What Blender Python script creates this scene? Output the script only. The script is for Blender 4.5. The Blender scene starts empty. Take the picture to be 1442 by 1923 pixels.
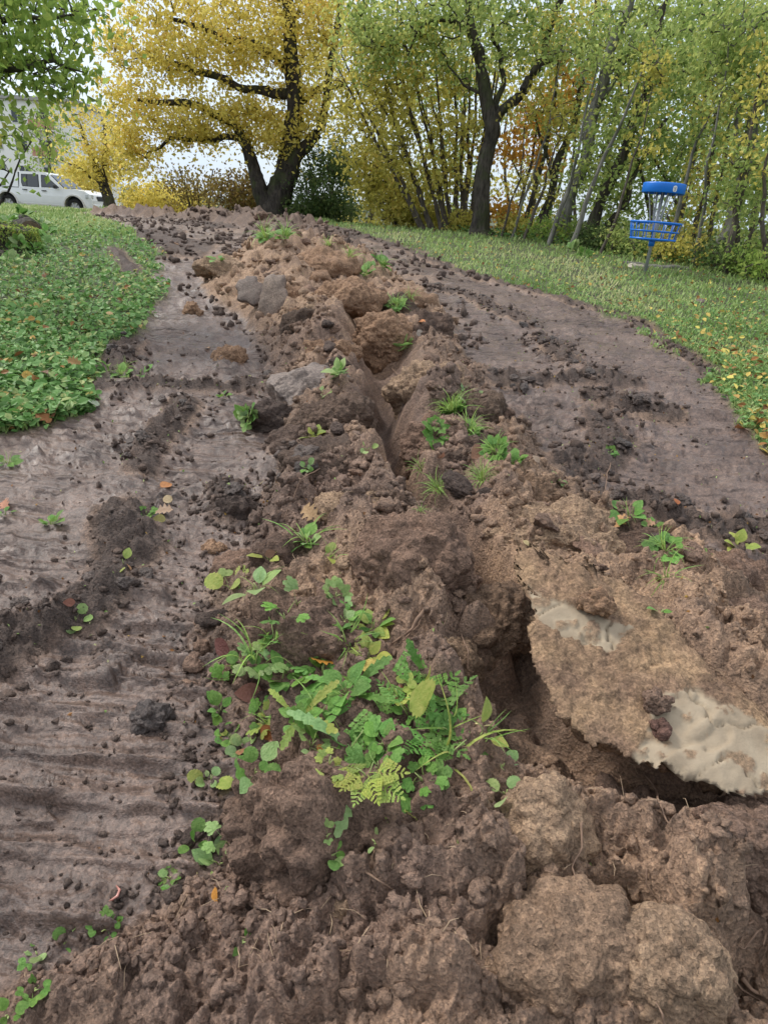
import bpy, bmesh, math, random
import numpy as np
from mathutils import Vector, Matrix, Quaternion

scene = bpy.context.scene
col = scene.collection
random.seed(7)
RNG = np.random.default_rng(11)

# ------------------------------------------------------------------ camera
FPX, CX, CY = 1230.0, 721.0, 961.5            # focal length and centre, in pixels of the photograph
PITCH, ROLL, EYE = math.radians(24.0), math.radians(3.8), 1.6
fw = np.array([0, math.cos(PITCH), -math.sin(PITCH)])
r0 = np.array([1.0, 0, 0]); u0 = np.cross(r0, fw)
rt = math.cos(ROLL) * r0 + math.sin(ROLL) * u0
up = -math.sin(ROLL) * r0 + math.cos(ROLL) * u0
EYEP = np.array([0, 0, EYE])
cd = bpy.data.cameras.new('camera')
cam = bpy.data.objects.new('camera', cd); col.objects.link(cam)
cd.sensor_fit = 'VERTICAL'; cd.sensor_height = 24.0; cd.lens = 24.0 * FPX / 1923.0
cd.clip_start = 0.05; cd.clip_end = 9000
cam.matrix_world = Matrix(((rt[0], up[0], -fw[0], 0), (rt[1], up[1], -fw[1], 0), (rt[2], up[2], -fw[2], EYE), (0, 0, 0, 1)))
scene.camera = cam

# ------------------------------------------------------------------ sky, sun, exposure
SUN_EL, SUN_AZ = math.radians(48), math.radians(-62)     # azimuth from +Y towards +X
world = bpy.data.worlds.new('World'); scene.world = world; world.use_nodes = True
wn = world.node_tree.nodes; wl = world.node_tree.links
bg = wn['Background']; bg.inputs['Strength'].default_value = 0.11
sky = wn.new('ShaderNodeTexSky'); sky.sky_type = 'NISHITA'; sky.sun_disc = False
sky.sun_elevation = SUN_EL; sky.sun_rotation = SUN_AZ; sky.air_density = 1.0; sky.dust_density = 2.5
tcw = wn.new('ShaderNodeTexCoord'); mpw = wn.new('ShaderNodeMapping'); mpw.inputs['Scale'].default_value = (1.2, 1.2, 4.0)
nzw = wn.new('ShaderNodeTexNoise'); nzw.inputs['Scale'].default_value = 2.2; nzw.inputs['Detail'].default_value = 6
rpw = wn.new('ShaderNodeValToRGB'); rpw.color_ramp.elements[0].position = 0.36; rpw.color_ramp.elements[1].position = 0.62
rpw.color_ramp.elements[0].color = (0.62, 0.62, 0.62, 1); rpw.color_ramp.elements[1].color = (0.97, 0.97, 0.97, 1)
mxw = wn.new('ShaderNodeMix'); mxw.data_type = 'RGBA'
# bright overcast cloud: as under any cloud sheet the zenith is brighter than the horizon
sxw = wn.new('ShaderNodeSeparateXYZ'); mrw = wn.new('ShaderNodeMapRange'); clw = wn.new('ShaderNodeMix'); clw.data_type = 'RGBA'
wl.new(tcw.outputs['Generated'], sxw.inputs[0]); wl.new(sxw.outputs['Z'], mrw.inputs['Value'])
clw.inputs['A'].default_value = (3.55, 4.15, 4.85, 1); clw.inputs['B'].default_value = (7.6, 7.9, 8.3, 1)
wl.new(mrw.outputs['Result'], clw.inputs['Factor']); wl.new(clw.outputs['Result'], mxw.inputs['B'])
wl.new(tcw.outputs['Generated'], mpw.inputs['Vector']); wl.new(mpw.outputs['Vector'], nzw.inputs['Vector'])
wl.new(nzw.outputs['Fac'], rpw.inputs['Fac']); wl.new(rpw.outputs['Color'], mxw.inputs['Factor'])
wl.new(sky.outputs['Color'], mxw.inputs['A']); wl.new(mxw.outputs['Result'], bg.inputs['Color'])
sd = bpy.data.lights.new('sun', 'SUN'); sd.energy = 1.5; sd.angle = math.radians(13); sd.color = (1.0, 0.96, 0.9)
sun = bpy.data.objects.new('sun', sd); col.objects.link(sun)
sdir = Vector((math.sin(SUN_AZ) * math.cos(SUN_EL), math.cos(SUN_AZ) * math.cos(SUN_EL), math.sin(SUN_EL)))
sun.rotation_euler = sdir.to_track_quat('Z', 'Y').to_euler(); sun.location = (0, 0, 30)
vs = scene.view_settings; vs.view_transform = 'Standard'; vs.look = 'None'; vs.exposure = 0.95; vs.gamma = 1.0
scene.cycles.max_bounces = 4; scene.cycles.diffuse_bounces = 3; scene.cycles.glossy_bounces = 2; scene.cycles.transparent_max_bounces = 6

# ------------------------------------------------------------------ noise
def hsh(*k):
    h = np.zeros(np.broadcast(*k).shape, np.uint32) + np.uint32(2166136261)
    for a in k:
        h = (h ^ (np.asarray(a).astype(np.int64).astype(np.uint32))) * np.uint32(16777619)
        h ^= h >> np.uint32(13); h = h * np.uint32(0x5bd1e995); h ^= h >> np.uint32(15)
    return h.astype(np.float64) / 4294967295.0

def vn2(x, y, seed=0):
    ix = np.floor(x); iy = np.floor(y); fx = x - ix; fy = y - iy
    fx = fx * fx * fx * (fx * (fx * 6 - 15) + 10); fy = fy * fy * fy * (fy * (fy * 6 - 15) + 10)
    a = hsh(ix, iy, seed); b = hsh(ix + 1, iy, seed); c = hsh(ix, iy + 1, seed); d = hsh(ix + 1, iy + 1, seed)
    return (a + (b - a) * fx) * (1 - fy) + (c + (d - c) * fx) * fy

def fbm2(x, y, oct=4, seed=0, gain=0.5):
    s = 0; a = 1; t = 0
    for i in range(oct):
        s = s + a * (vn2(x, y, seed + i * 17) - 0.5) * 2; t += a
        x = x * 2.03 + 1.7; y = y * 2.03 + 3.1; a *= gain
    return s / t

def vn3(p, seed=0):
    i = np.floor(p); f = p - i; f = f * f * f * (f * (f * 6 - 15) + 10)
    r = 0
    for dx in (0, 1):
        for dy in (0, 1):
            for dz in (0, 1):
                w = (f[:, 0] if dx else 1 - f[:, 0]) * (f[:, 1] if dy else 1 - f[:, 1]) * (f[:, 2] if dz else 1 - f[:, 2])
                r = r + w * hsh(i[:, 0] + dx, i[:, 1] + dy, i[:, 2] + dz, seed)
    return r

def fbm3(p, oct=4, seed=0, gain=0.5):
    s = 0; a = 1; t = 0
    for k in range(oct):
        s = s + a * (vn3(p, seed + k * 13) - 0.5) * 2; t += a; p = p * 2.07 + 5.3; a *= gain
    return s / t

def lumps2(x, y, s, dens, seed, warp=0.35):
    """heap of rounded lumps: cells of size s, each with a chance of a lump"""
    wx = x + warp * s * fbm2(x / s * 1.9, y / s * 1.9, 3, seed + 5); wy = y + warp * s * fbm2(x / s * 1.9 + 9, y / s * 1.9, 3, seed + 6)
    gx = wx / s; gy = wy / s; ix = np.floor(gx); iy = np.floor(gy); best = np.zeros_like(x)
    for dx in (-1, 0, 1):
        for dy in (-1, 0, 1):
            cx = ix + dx; cy = iy + dy
            px = cx + 0.1 + 0.8 * hsh(cx, cy, seed); py = cy + 0.1 + 0.8 * hsh(cx, cy, seed + 1)
            r = 0.4 + 0.5 * hsh(cx, cy, seed + 2); k = hsh(cx, cy, seed + 3)
            d2 = ((gx - px) ** 2 + (gy - py) ** 2) / (r * r)
            hgt = r * (0.55 + 0.6 * hsh(cx, cy, seed + 4)); ga = hsh(cx, cy, seed + 9) * 6.283
            tl = .60 + .75 * (np.cos(ga) * (gx - px) + np.sin(ga) * (gy - py)) / r
            best = np.maximum(best, np.where(k < dens, hgt * np.minimum(1.15 * np.sqrt(np.maximum(0, 1 - d2)), np.maximum(tl, .12)), 0))
    return best * s * (1 + .45 * fbm2(x / s * 3.1, y / s * 3.1, 3, seed + 8, .6))

def lumps3(p, s, seed, dens=0.9):
    g = p / s; i = np.floor(g); best = np.zeros(len(p))
    for dx in (-1, 0, 1):
        for dy in (-1, 0, 1):
            for dz in (-1, 0, 1):
                c = i + np.array([dx, dy, dz]); q = [c[:, 0], c[:, 1], c[:, 2]]
                ctr = c + np.stack([hsh(*q, seed), hsh(*q, seed + 1), hsh(*q, seed + 2)], 1)
                r = 0.45 + 0.4 * hsh(*q, seed + 3)
                d2 = ((g - ctr) ** 2).sum(1) / (r * r)
                best = np.maximum(best, np.where(hsh(*q, seed + 4) < dens, r * np.sqrt(np.maximum(0, 1 - d2)), 0))
    return best * s

def sstep(a, b, x):
    t = np.clip((x - a) / (b - a), 0, 1); return t * t * (3 - 2 * t)

# ------------------------------------------------------------------ terrain (metres; the slope rises away from the viewer)
def base(x, y):
    x = np.asarray(x, float); y = np.asarray(y, float)
    z = 0
    for o in (-0.8, 0, 0.8):
        z = z + np.interp(y + o, [-200, -4, 0, 11, 14, 17, 22, 34, 60, 200, 1500, 6000], [-12, -.35, 0, 1.07, 1.28, 1.38, 1.40, 1.05, -1.2, -11, -14, -14]) / 3
    s = ((x - 3) * 9 + (y - 19) * 6) / 10.8          # distance past the edge of the wood, where the bank falls to the added water sheet
    z = z - np.where(y < 300, 1, 0) * np.minimum(9, 0.33 * np.maximum(0, s - 2.0)) * sstep(1.0, 4.0, s)
    return z - .17 * sstep(-2.5, -7, x) * sstep(9, 16, y) * sstep(60, 30, y)

def cray(px, py):
    return fw + rt * (px - CX) / FPX - up * (py - CY) / FPX

def at(px, py, zoff=0.0):
    """ground point (plus zoff) under a point of the photograph"""
    d = cray(px, py); t = np.concatenate([np.arange(.3, 12, .01), np.arange(12, 70, .05)])
    p = EYEP[None] + d[None] * t[:, None]
    k = np.argmax(p[:, 2] < base(p[:, 0], p[:, 1]) + zoff)
    return p[k]

def P(px, py, Y):
    """point at world depth Y in that direction"""
    d = cray(px, py); return EYEP + d * (Y / d[1])

def ppm(Y, px=721, py=400):
    d = cray(px, py); return FPX / (Y / d[1])

# ------------------------------------------------------------------ object helpers
def tag(o, label=None, cat=None, group=None, kind=None):
    if label: o['label'] = label
    if cat: o['category'] = cat
    if group: o['group'] = group
    if kind: o['kind'] = kind
    return o

def mesh_np(name, V, faces, mat=None, smooth=True, fattr=None, vcol=None):
    """faces: list of int arrays (n,3) or (n,4)"""
    V = np.asarray(V, np.float32); faces = [np.asarray(f, np.int32) for f in faces if len(f)]
    me = bpy.data.meshes.new(name)
    me.vertices.add(len(V)); me.vertices.foreach_set('co', V.ravel())
    loops = np.concatenate([f.ravel() for f in faces]); tot = np.concatenate([np.full(len(f), f.shape[1], np.int32) for f in faces])
    me.loops.add(len(loops)); me.loops.foreach_set('vertex_index', loops)
    me.polygons.add(len(tot)); st = np.concatenate([[0], np.cumsum(tot)[:-1]]).astype(np.int32)
    me.polygons.foreach_set('loop_start', st); me.polygons.foreach_set('loop_total', tot)
    me.polygons.foreach_set('use_smooth', np.full(len(tot), smooth, bool))
    me.update(calc_edges=True)
    if vcol is not None:
        a = me.attributes.new('mask', 'FLOAT_COLOR', 'POINT'); a.data.foreach_set('color', np.asarray(vcol, np.float32).ravel())
    if fattr is not None:
        a = me.attributes.new('rnd', 'FLOAT', 'FACE'); a.data.foreach_set('value', np.asarray(fattr, np.float32))
    if mat: me.materials.append(mat)
    return me

def link(name, me, parent=None, loc=None, rot=None, scale=None):
    o = bpy.data.objects.new(name, me); col.objects.link(o)
    if parent: o.parent = parent
    if loc is not None: o.location = loc
    if rot is not None: o.rotation_euler = rot
    if scale is not None: o.scale = scale
    return o

def empty(name, loc=(0, 0, 0), rot=(0, 0, 0)):
    o = bpy.data.objects.new(name, None); col.objects.link(o); o.location = loc; o.rotation_euler = rot; o.empty_display_size = 0.1
    return o

def bm_obj(name, bm, mat, parent=None, smooth=False, bevel=0):
    me = bpy.data.meshes.new(name)
    if bevel:
        bmesh.ops.bevel(bm, geom=[e for e in bm.edges if len(e.link_faces) == 2 and e.calc_face_angle(0) > 0.5], offset=bevel, segments=2, affect='EDGES', profile=0.5)
    bmesh.ops.recalc_face_normals(bm, faces=bm.faces)
    bm.to_mesh(me); bm.free()
    if smooth: me.polygons.foreach_set('use_smooth', np.ones(len(me.polygons), bool))
    me.materials.append(mat)
    return link(name, me, parent)

def tube_arrays(pts, rad, k=8, cap=True):
    pts = np.asarray(pts, float); rad = np.asarray(rad, float) * np.ones(len(pts)); n = len(pts)
    V = []; ref = np.array([0.31, 0.17, 0.93])
    tg = np.gradient(pts, axis=0)
    for i in range(n):
        t = tg[i] / (np.linalg.norm(tg[i]) + 1e-9)
        a = np.cross(t, ref if abs(t @ ref) < .95 else np.array([1., 0, 0])); a /= np.linalg.norm(a); b = np.cross(t, a)
        th = np.arange(k) / k * 2 * np.pi
        V.append(pts[i] + rad[i] * (np.cos(th)[:, None] * a + np.sin(th)[:, None] * b))
    V = np.concatenate(V); j = np.arange(k); q = []
    for i in range(n - 1):
        q.append(np.stack([i * k + j, i * k + (j + 1) % k, (i + 1) * k + (j + 1) % k, (i + 1) * k + j], 1))
    return V, np.concatenate(q)

def tube(name, pts, rad, mat, parent=None, k=8):
    V, Q = tube_arrays(pts, rad, k); n = len(V); j = np.arange(k)
    V = np.concatenate([V, V[:k].mean(0)[None], V[-k:].mean(0)[None]])
    caps = np.concatenate([np.stack([(j + 1) % k, j, np.full(k, n)], 1), np.stack([n - k + j, n - k + (j + 1) % k, np.full(k, n + 1)], 1)])
    return link(name, mesh_np(name, V, [Q, caps], mat), parent)

def frusta(A, B, ra, rb, k=5):
    """many separate tapered segments as one vertex/face array"""
    A = np.asarray(A, float); B = np.asarray(B, float); n = len(A)
    t = B - A; t /= (np.linalg.norm(t, axis=1, keepdims=True) + 1e-9)
    ref = np.where(np.abs(t[:, 2:3]) < 0.9, np.array([[0, 0, 1.]]), np.array([[1., 0, 0]]))
    a = np.cross(t, ref); a /= np.linalg.norm(a, axis=1, keepdims=True); b = np.cross(t, a)
    th = np.arange(k) / k * 2 * np.pi; c = np.cos(th)[None, :, None]; s = np.sin(th)[None, :, None]
    R = c * a[:, None] + s * b[:, None]
    V = np.concatenate([A[:, None] + np.asarray(ra)[:, None, None] * R, B[:, None] + np.asarray(rb)[:, None, None] * R], 1).reshape(-1, 3)
    o = (np.arange(n) * 2 * k)[:, None]; j = np.arange(k)[None]
    Q = np.stack([o + j, o + (j + 1) % k, o + k + (j + 1) % k, o + k + j], 2).reshape(-1, 4)
    return V, Q

# ------------------------------------------------------------------ materials
class NT:
    def __init__(s, name):
        s.m = bpy.data.materials.new(name); s.m.use_nodes = True; s.t = s.m.node_tree; s.t.nodes.clear()
        s.out = s.n('ShaderNodeOutputMaterial')
    def n(s, ty, **kw):
        nd = s.t.nodes.new(ty)
        for k, v in kw.items():
            if k in nd.inputs: nd.inputs[k].default_value = v
            else: setattr(nd, k, v)
        return nd
    def l(s, a, b): s.t.links.new(a, b)
    def noise(s, vec, scale, detail=4, rough=0.55):
        nd = s.n('ShaderNodeTexNoise', Scale=scale, Detail=detail, Roughness=rough); s.l(vec, nd.inputs['Vector']); return nd.outputs['Fac']
    def ramp(s, fac, stops):
        nd = s.n('ShaderNodeValToRGB'); e = nd.color_ramp.elements
        while len(e) < len(stops): e.new(0.5)
        for q, (p, c) in zip(e, stops): q.position = p; q.color = (*c, 1) if len(c) == 3 else c
        s.l(fac, nd.inputs['Fac']); return nd.outputs['Color']
    def mix(s, fac, a, b, mode='MIX'):
        nd = s.n('ShaderNodeMix'); nd.data_type = 'RGBA'; nd.blend_type = mode
        for v, i in ((fac, 'Factor'), (a, 'A'), (b, 'B')):
            if hasattr(v, 'links'): s.l(v, nd.inputs[i])
            else: nd.inputs[i].default_value = v if i == 'Factor' else (*v, 1)
        return nd.outputs['Result']
    def math(s, op, a, b=0.0):
        nd = s.n('ShaderNodeMath'); nd.operation = op
        for v, i in ((a, 0), (b, 1)):
            if hasattr(v, 'links'): s.l(v, nd.inputs[i])
            else: nd.inputs[i].default_value = v
        return nd.outputs[0]
    def pos(s): return s.n('ShaderNodeNewGeometry').outputs['Position']
    def bump(s, h, strength, dist, prev=None):
        nd = s.n('ShaderNodeBump', Strength=strength, Distance=dist); s.l(h, nd.inputs['Height'])
        if prev is not None: s.l(prev, nd.inputs['Normal'])
        return nd.outputs['Normal']
    def pbsdf(s, color, rough=0.8, normal=None, spec=0.3, metal=0.0):
        b = s.n('ShaderNodeBsdfPrincipled')
        for v, i in ((color, 'Base Color'), (rough, 'Roughness'), (spec, 'Specular IOR Level'), (metal, 'Metallic')):
            if hasattr(v, 'links'): s.l(v, b.inputs[i])
            else: b.inputs[i].default_value = (*v, 1) if i == 'Base Color' else v
        if normal is not None: s.l(normal, b.inputs['Normal'])
        s.l(b.outputs[0], s.out.inputs['Surface']); return b

def soil_nodes(t, p, color, wet):
    """shared crumb relief; returns normal and the colour broken up by fine grain"""
    n1 = t.noise(p, 42, 5, .65); n2 = t.noise(p, 150, 4, .65)
    vo = t.n('ShaderNodeTexVoronoi', Scale=95.0); t.l(p, vo.inputs['Vector'])
    g = t.ramp(n2, [(.25, (.42, .42, .42)), (.52, (1, 1, 1)), (.78, (1.5, 1.45, 1.38))])
    c = t.mix(1.0, color, g, 'MULTIPLY')
    big = t.ramp(t.noise(p, 9, 4, .6), [(.3, (.74, .73, .74)), (.7, (1.22, 1.2, 1.18))])
    c = t.mix(1.0, c, big, 'MULTIPLY')
    sc = t.n('ShaderNodeSeparateColor'); t.l(vo.outputs['Color'], sc.inputs[0])
    c = t.mix(1.0, c, t.ramp(sc.outputs[0], [(.0, (.72, .71, .71)), (1., (1.28, 1.27, 1.25))]), 'MULTIPLY')
    return n1, n2, vo.outputs['Distance'], c

def make_ground_mat():
    t = NT('soil_ground'); p = t.pos()
    at_ = t.n('ShaderNodeAttribute', attribute_name='mask'); sp = t.n('ShaderNodeSeparateColor'); t.l(at_.outputs['Color'], sp.inputs[0])
    clay, dark, mud = sp.outputs[0], sp.outputs[1], sp.outputs[2]; turf = at_.outputs['Alpha']
    c = t.mix(clay, (.228, .150, .110), (.36, .235, .150))
    c = t.mix(mud, c, t.mix(t.ramp(t.noise(p, 2.3, 5, .6), [(.35, (0, 0, 0)), (.65, (1, 1, 1))]), (.096, .064, .050), (.166, .116, .092)))
    c = t.mix(dark, c, (.088, .062, .050))
    n1, n2, vo, c = soil_nodes(t, p, c, mud)
    gr = t.ramp(t.noise(p, 5, 5, .6), [(.3, (.055, .045, .025)), (.5, (.07, .085, .03)), (.7, (.10, .13, .04))])
    c = t.mix(turf, c, gr)
    st = t.n('ShaderNodeMapping'); st.inputs['Scale'].default_value = (8, 34, 20); t.l(p, st.inputs['Vector'])
    stri = t.noise(st.outputs['Vector'], 1.0, 5, .6)
    nb = t.bump(n1, .9, .018); nb = t.bump(n2, .9, .010, nb); nb = t.bump(vo, .5, .008, nb)
    sy = t.n('ShaderNodeSeparateXYZ'); t.l(p, sy.inputs[0]); wn_ = t.noise(p, 2.6, 3, .6)
    rib = t.math('SINE', t.math('ADD', t.math('MULTIPLY', sy.outputs['Y'], 6.2832 / .145), t.math('MULTIPLY', wn_, 5.0)))
    rib2 = t.math('SINE', t.math('ADD', t.math('MULTIPLY', sy.outputs['Y'], 6.2832 / .052), t.math('MULTIPLY', wn_, 14.0)))
    gate = t.ramp(t.noise(p, 1.7, 4, .6), [(.40, (0, 0, 0)), (.56, (1, 1, 1))])
    ribs = t.math('MULTIPLY', t.math('ADD', t.math('POWER', t.math('MAXIMUM', rib, 0.0), 3.0), t.math('MULTIPLY', rib2, .25)), gate)
    nb2 = t.bump(ribs, .75, .030); nb2 = t.bump(stri, .5, .012, nb2); nb2 = t.bump(n2, .6, .006, nb2); nb2 = t.bump(n1, .5, .012, nb2)
    mixn = t.n('ShaderNodeMix'); mixn.data_type = 'VECTOR'; t.l(mud, mixn.inputs['Factor']); t.l(nb, mixn.inputs[4]); t.l(nb2, mixn.inputs[5])
    wetn = t.ramp(t.noise(p, 3.5, 4, .6), [(.35, (.30, .30, .30)), (.65, (.55, .55, .55))])
    rough = t.mix(mud, (.82, .82, .82), wetn)
    t.pbsdf(c, rough, mixn.outputs[1], .5)
    return t.m

def make_soil_obj_mat(name, fine=1.0, rough=.85, spec=.25):
    t = NT(name); p = t.pos(); oi = t.n('ShaderNodeObjectInfo')
    n1, n2, vo, c = soil_nodes(t, p, oi.outputs['Color'], 0)
    nb = t.bump(n1, .95 * fine, .020); nb = t.bump(n2, .95 * fine, .011, nb); nb = t.bump(vo, .5 * fine, .009, nb)
    t.pbsdf(c, rough, nb, spec)
    return t.m

def leaf_mat(name, stops, trans=.58, rough=.55, spec=.2, veins=False):
    t = NT(name)
    a = t.n('ShaderNodeAttribute', attribute_name='rnd')
    p = t.pos(); nz = t.noise(p, 1.3, 3, .6)
    f = t.math('ADD', a.outputs['Fac'], t.math('MULTIPLY', t.math('SUBTRACT', nz, .5), .55))
    c = t.ramp(f, stops)
    d = t.n('ShaderNodeBsdfPrincipled', Roughness=rough); d.inputs['Specular IOR Level'].default_value = spec; t.l(c, d.inputs['Base Color'])
    tr = t.n('ShaderNodeBsdfTranslucent'); t.l(c, tr.inputs['Color'])
    m = t.n('ShaderNodeMixShader'); m.inputs[0].default_value = trans
    t.l(d.outputs[0], m.inputs[1]); t.l(tr.outputs[0], m.inputs[2]); t.l(m.outputs[0], t.out.inputs['Surface'])
    return t.m

def plant_mat(name, c1, c2, trans=.3, rough=.45):
    """near leaves: object colour shifts, blotches and veins"""
    t = NT(name); tc = t.n('ShaderNodeTexCoord'); p = tc.outputs['Object']; oi = t.n('ShaderNodeObjectInfo')
    nz = t.noise(p, 5, 4, .6)
    c = t.ramp(nz, [(.24, tuple(.55 * a_ + .45 * b_ for a_, b_ in zip(c1, (.14, .10, .06)))), (.36, c1), (.7, c2)])
    c = t.mix(1.0, c, oi.outputs['Color'], 'MULTIPLY')
    nb = t.bump(t.noise(p, 16, 3, .6), .5, .02)
    d = t.n('ShaderNodeBsdfPrincipled', Roughness=rough); d.inputs['Specular IOR Level'].default_value = .35
    t.l(c, d.inputs['Base Color']); t.l(nb, d.inputs['Normal'])
    tr = t.n('ShaderNodeBsdfTranslucent'); t.l(c, tr.inputs['Color'])
    m = t.n('ShaderNodeMixShader'); m.inputs[0].default_value = trans
    t.l(d.outputs[0], m.inputs[1]); t.l(tr.outputs[0], m.inputs[2]); t.l(m.outputs[0], t.out.inputs['Surface'])
    return t.m

def bark_mat(name, c1, c2, scale=9, moss=0.0):
    t = NT(name); p = t.pos(); mp = t.n('ShaderNodeMapping'); mp.inputs['Scale'].default_value = (1, 1, .22); t.l(p, mp.inputs['Vector'])
    n = t.noise(mp.outputs['Vector'], scale * 2, 6, .65); c = t.ramp(n, [(.35, c1), (.65, c2)])
    if moss:
        c = t.mix(t.ramp(t.noise(p, 2.2, 4, .6), [(.5, (0, 0, 0)), (.62, (moss, moss, moss))]), c, (.06, .075, .025))
    t.pbsdf(c, .9, t.bump(n, .9, .04), .2); return t.m

def plain(name, c, rough=.5, spec=.4, metal=0.0, var=.12, scale=14, bumpd=0.0):
    t = NT(name); p = t.pos(); n = t.noise(p, scale, 4, .6)
    k = t.ramp(n, [(.3, (1 - var,) * 3), (.7, (1 + var,) * 3)])
    nb = t.bump(n, .5, bumpd) if bumpd else None
    t.pbsdf(t.mix(1.0, c, k, 'MULTIPLY'), rough, nb, spec, metal); return t.m

M = {}
M['ground'] = make_ground_mat()
M['soil'] = make_soil_obj_mat('soil_clod')
M['soil_wet'] = make_soil_obj_mat('soil_wet', .8, .5, .45)
M['soil_smooth'] = make_soil_obj_mat('soil_smooth_face', .35, .6, .35)
G1 = [(.0, (.14, .21, .055)), (.35, (.29, .38, .11)), (.7, (.46, .53, .17)), (1., (.64, .61, .20))]
M['leaf_yellow'] = leaf_mat('leaf_yellow', [(.0, (.42, .35, .06)), (.3, (.68, .57, .13)), (.7, (.82, .70, .20)), (1., (.78, .52, .14))])
M['leaf_olive'] = leaf_mat('leaf_olive', [(.0, (.28, .26, .06)), (.4, (.52, .48, .11)), (.75, (.70, .61, .16)), (1., (.72, .54, .17))])
M['leaf_green'] = leaf_mat('leaf_green', G1)
M['leaf_fresh'] = leaf_mat('leaf_fresh', [(.0, (.14, .21, .045)), (.5, (.28, .40, .09)), (.85, (.44, .50, .13)), (1., (.60, .52, .13))])
M['leaf_dark'] = leaf_mat('leaf_dark', [(.0, (.05, .085, .03)), (.5, (.12, .18, .06)), (1., (.24, .28, .09))])
M['leaf_orange'] = leaf_mat('leaf_orange', [(.0, (.5, .26, .05)), (.5, (.72, .40, .08)), (1., (.75, .52, .12))])
M['leaf_brown'] = leaf_mat('leaf_brown', [(.0, (.12, .07, .03)), (.5, (.24, .17, .05)), (1., (.3, .27, .08))])
M['cover'] = leaf_mat('cover_leaf', [(.0, (.06, .13, .03)), (.4, (.13, .27, .065)), (.8, (.25, .42, .15)), (.95, (.42, .46, .18)), (1., (.5, .36, .12))], .35, .5, .25)
M['grass'] = leaf_mat('grass_blade', [(.0, (.14, .22, .06)), (.4, (.27, .39, .12)), (.8, (.40, .48, .19)), (1., (.56, .54, .28))], .35, .5)
M['litter'] = leaf_mat('leaf_litter', [(.0, (.13, .06, .025)), (.4, (.28, .13, .04)), (.65, (.45, .3, .08)), (1., (.6, .5, .12))], .15)
M['bark'] = bark_mat('bark_dark', (.03, .025, .02), (.10, .085, .07), 9, .5)
M['bark_oak'] = bark_mat('bark_oak', (.018, .015, .013), (.075, .062, .052), 7, .55)
M['bark_grey'] = bark_mat('bark_grey', (.10, .095, .082), (.25, .235, .205), 6, .35)
M['bark_thin'] = bark_mat('bark_thin', (.055, .045, .035), (.15, .125, .10), 8)

# ------------------------------------------------------------------ the dug strip: edges as x against y
def curve(tab):
    ys = [a for a, b in tab]; xs = [b for a, b in tab]
    return lambda y: np.interp(y, ys, xs)
GRASS_L = curve([(0, -3.2), (2.6, -2.7), (3.33, -2.15), (3.82, -1.92), (4.72, -2.05), (6.5, -2.35), (7.7, -2.66), (9.75, -3.44), (12, -4.6), (14, -5.8), (16, -6.9), (18, -8.2), (22, -11)])
GRASS_R = curve([(0, 2.6), (4.05, 2.38), (5.76, 2.60), (7.0, 2.5), (7.68, 2.38), (8.47, 1.9), (9.56, 1.1), (11.44, .23), (14, -.8), (17, -1.9), (18.5, -3.4), (19.5, -5.5), (20.5, -9), (21.5, -40)])
RIDGE_L = curve([(.2, -1.0), (.77, -.80), (.95, -.50), (1.1, -.38), (1.31, -.43), (1.69, -.55), (2.26, -.70), (2.7, -.62), (3.3, -.6), (3.96, -.7), (4.95, -1.0), (6.5, -1.55), (7.5, -2.15), (8.8, -2.5), (10, -2.4), (12, -2.5), (14, -3.2), (16, -4.6), (18, -6.5), (20, -9)])
RIDGE_R = curve([(.2, 2.0), (1.5, 2.0), (2.2, 1.75), (2.5, 1.5), (2.75, 1.3), (2.94, 1.15), (3.28, .98), (4.2, .78), (5.3, .66), (6.7, .58), (8, .35), (10, -.2), (12, -.7), (14, -1.5), (16, -2.9), (18, -4.6), (20, -8)])
RIDGE_H = curve([(0, .12), (.8, .15), (1.2, .17), (2, .22), (3, .22), (4, .2), (5, .24), (6.5, .22), (8, .21), (9.3, .18), (11, .10), (13, .11), (16, .13), (19, .15), (21, .1)])
CRACK = curve([(.6, 1.25), (1.0, .98), (1.4, .72), (1.57, .54), (1.92, .47), (2.2, .42), (2.6, .22), (3.0, .07), (4.0, -.01), (5, -.1), (6, -.25), (7, -.4), (9, -.6)])
CRACK_D = curve([(.6, .05), (1.0, .16), (1.6, .26), (2.4, .28), (3, .36), (4, .40), (5, .32), (6.2, .2), (7.2, 0)])
CRACK_W = curve([(.6, .06), (1.4, .08), (1.9, .09), (2.4, .06), (3.2, .08), (4, .13), (5, .19), (7, .22)])
WIND = [  # wind-rows of dark spilled soil lying on the tracks (photo points), half width, height
    ([(-60, 1300), (40, 1215), (130, 1170), (200, 1110), (250, 1040), (230, 985)], .13, .055),
    ([(270, 900), (290, 840), (350, 770)], .12, .05), ([(200, 742), (330, 735), (450, 740), (520, 735)], .10, .05),
    ([(215, 700), (240, 660)], .13, .07), ([(430, 980), (420, 930)], .09, .07), ([(540, 870), (580, 940), (520, 980)], .12, .05),
    ([(940, 730), (1020, 725), (1100, 715), (1180, 728)], .14, .06), ([(800, 545), (870, 560), (930, 590), (980, 612)], .13, .05),
    ([(1010, 640), (1070, 688)], .11, .05), ([(1080, 890), (1150, 860), (1120, 800)], .16, .045), ([(1110, 760), (1240, 785)], .14, .045),
    ([(1130, 950), (1210, 970), (1330, 1010), (1442, 1010)], .13, .06), ([(1240, 640), (1180, 605), (1050, 570), (900, 530), (780, 486)], .1, .035),
    ([(1330, 705), (1260, 655)], .1, .03), ([(600, 432), (780, 480)], .25, .06), ([(215, 480), (235, 500), (250, 520)], .12, .1), ([(70, 400), (130, 402)], .22, .10), ([(205, 402), (260, 406), (380, 408), (460, 416)], .3, .09),
]
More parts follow.
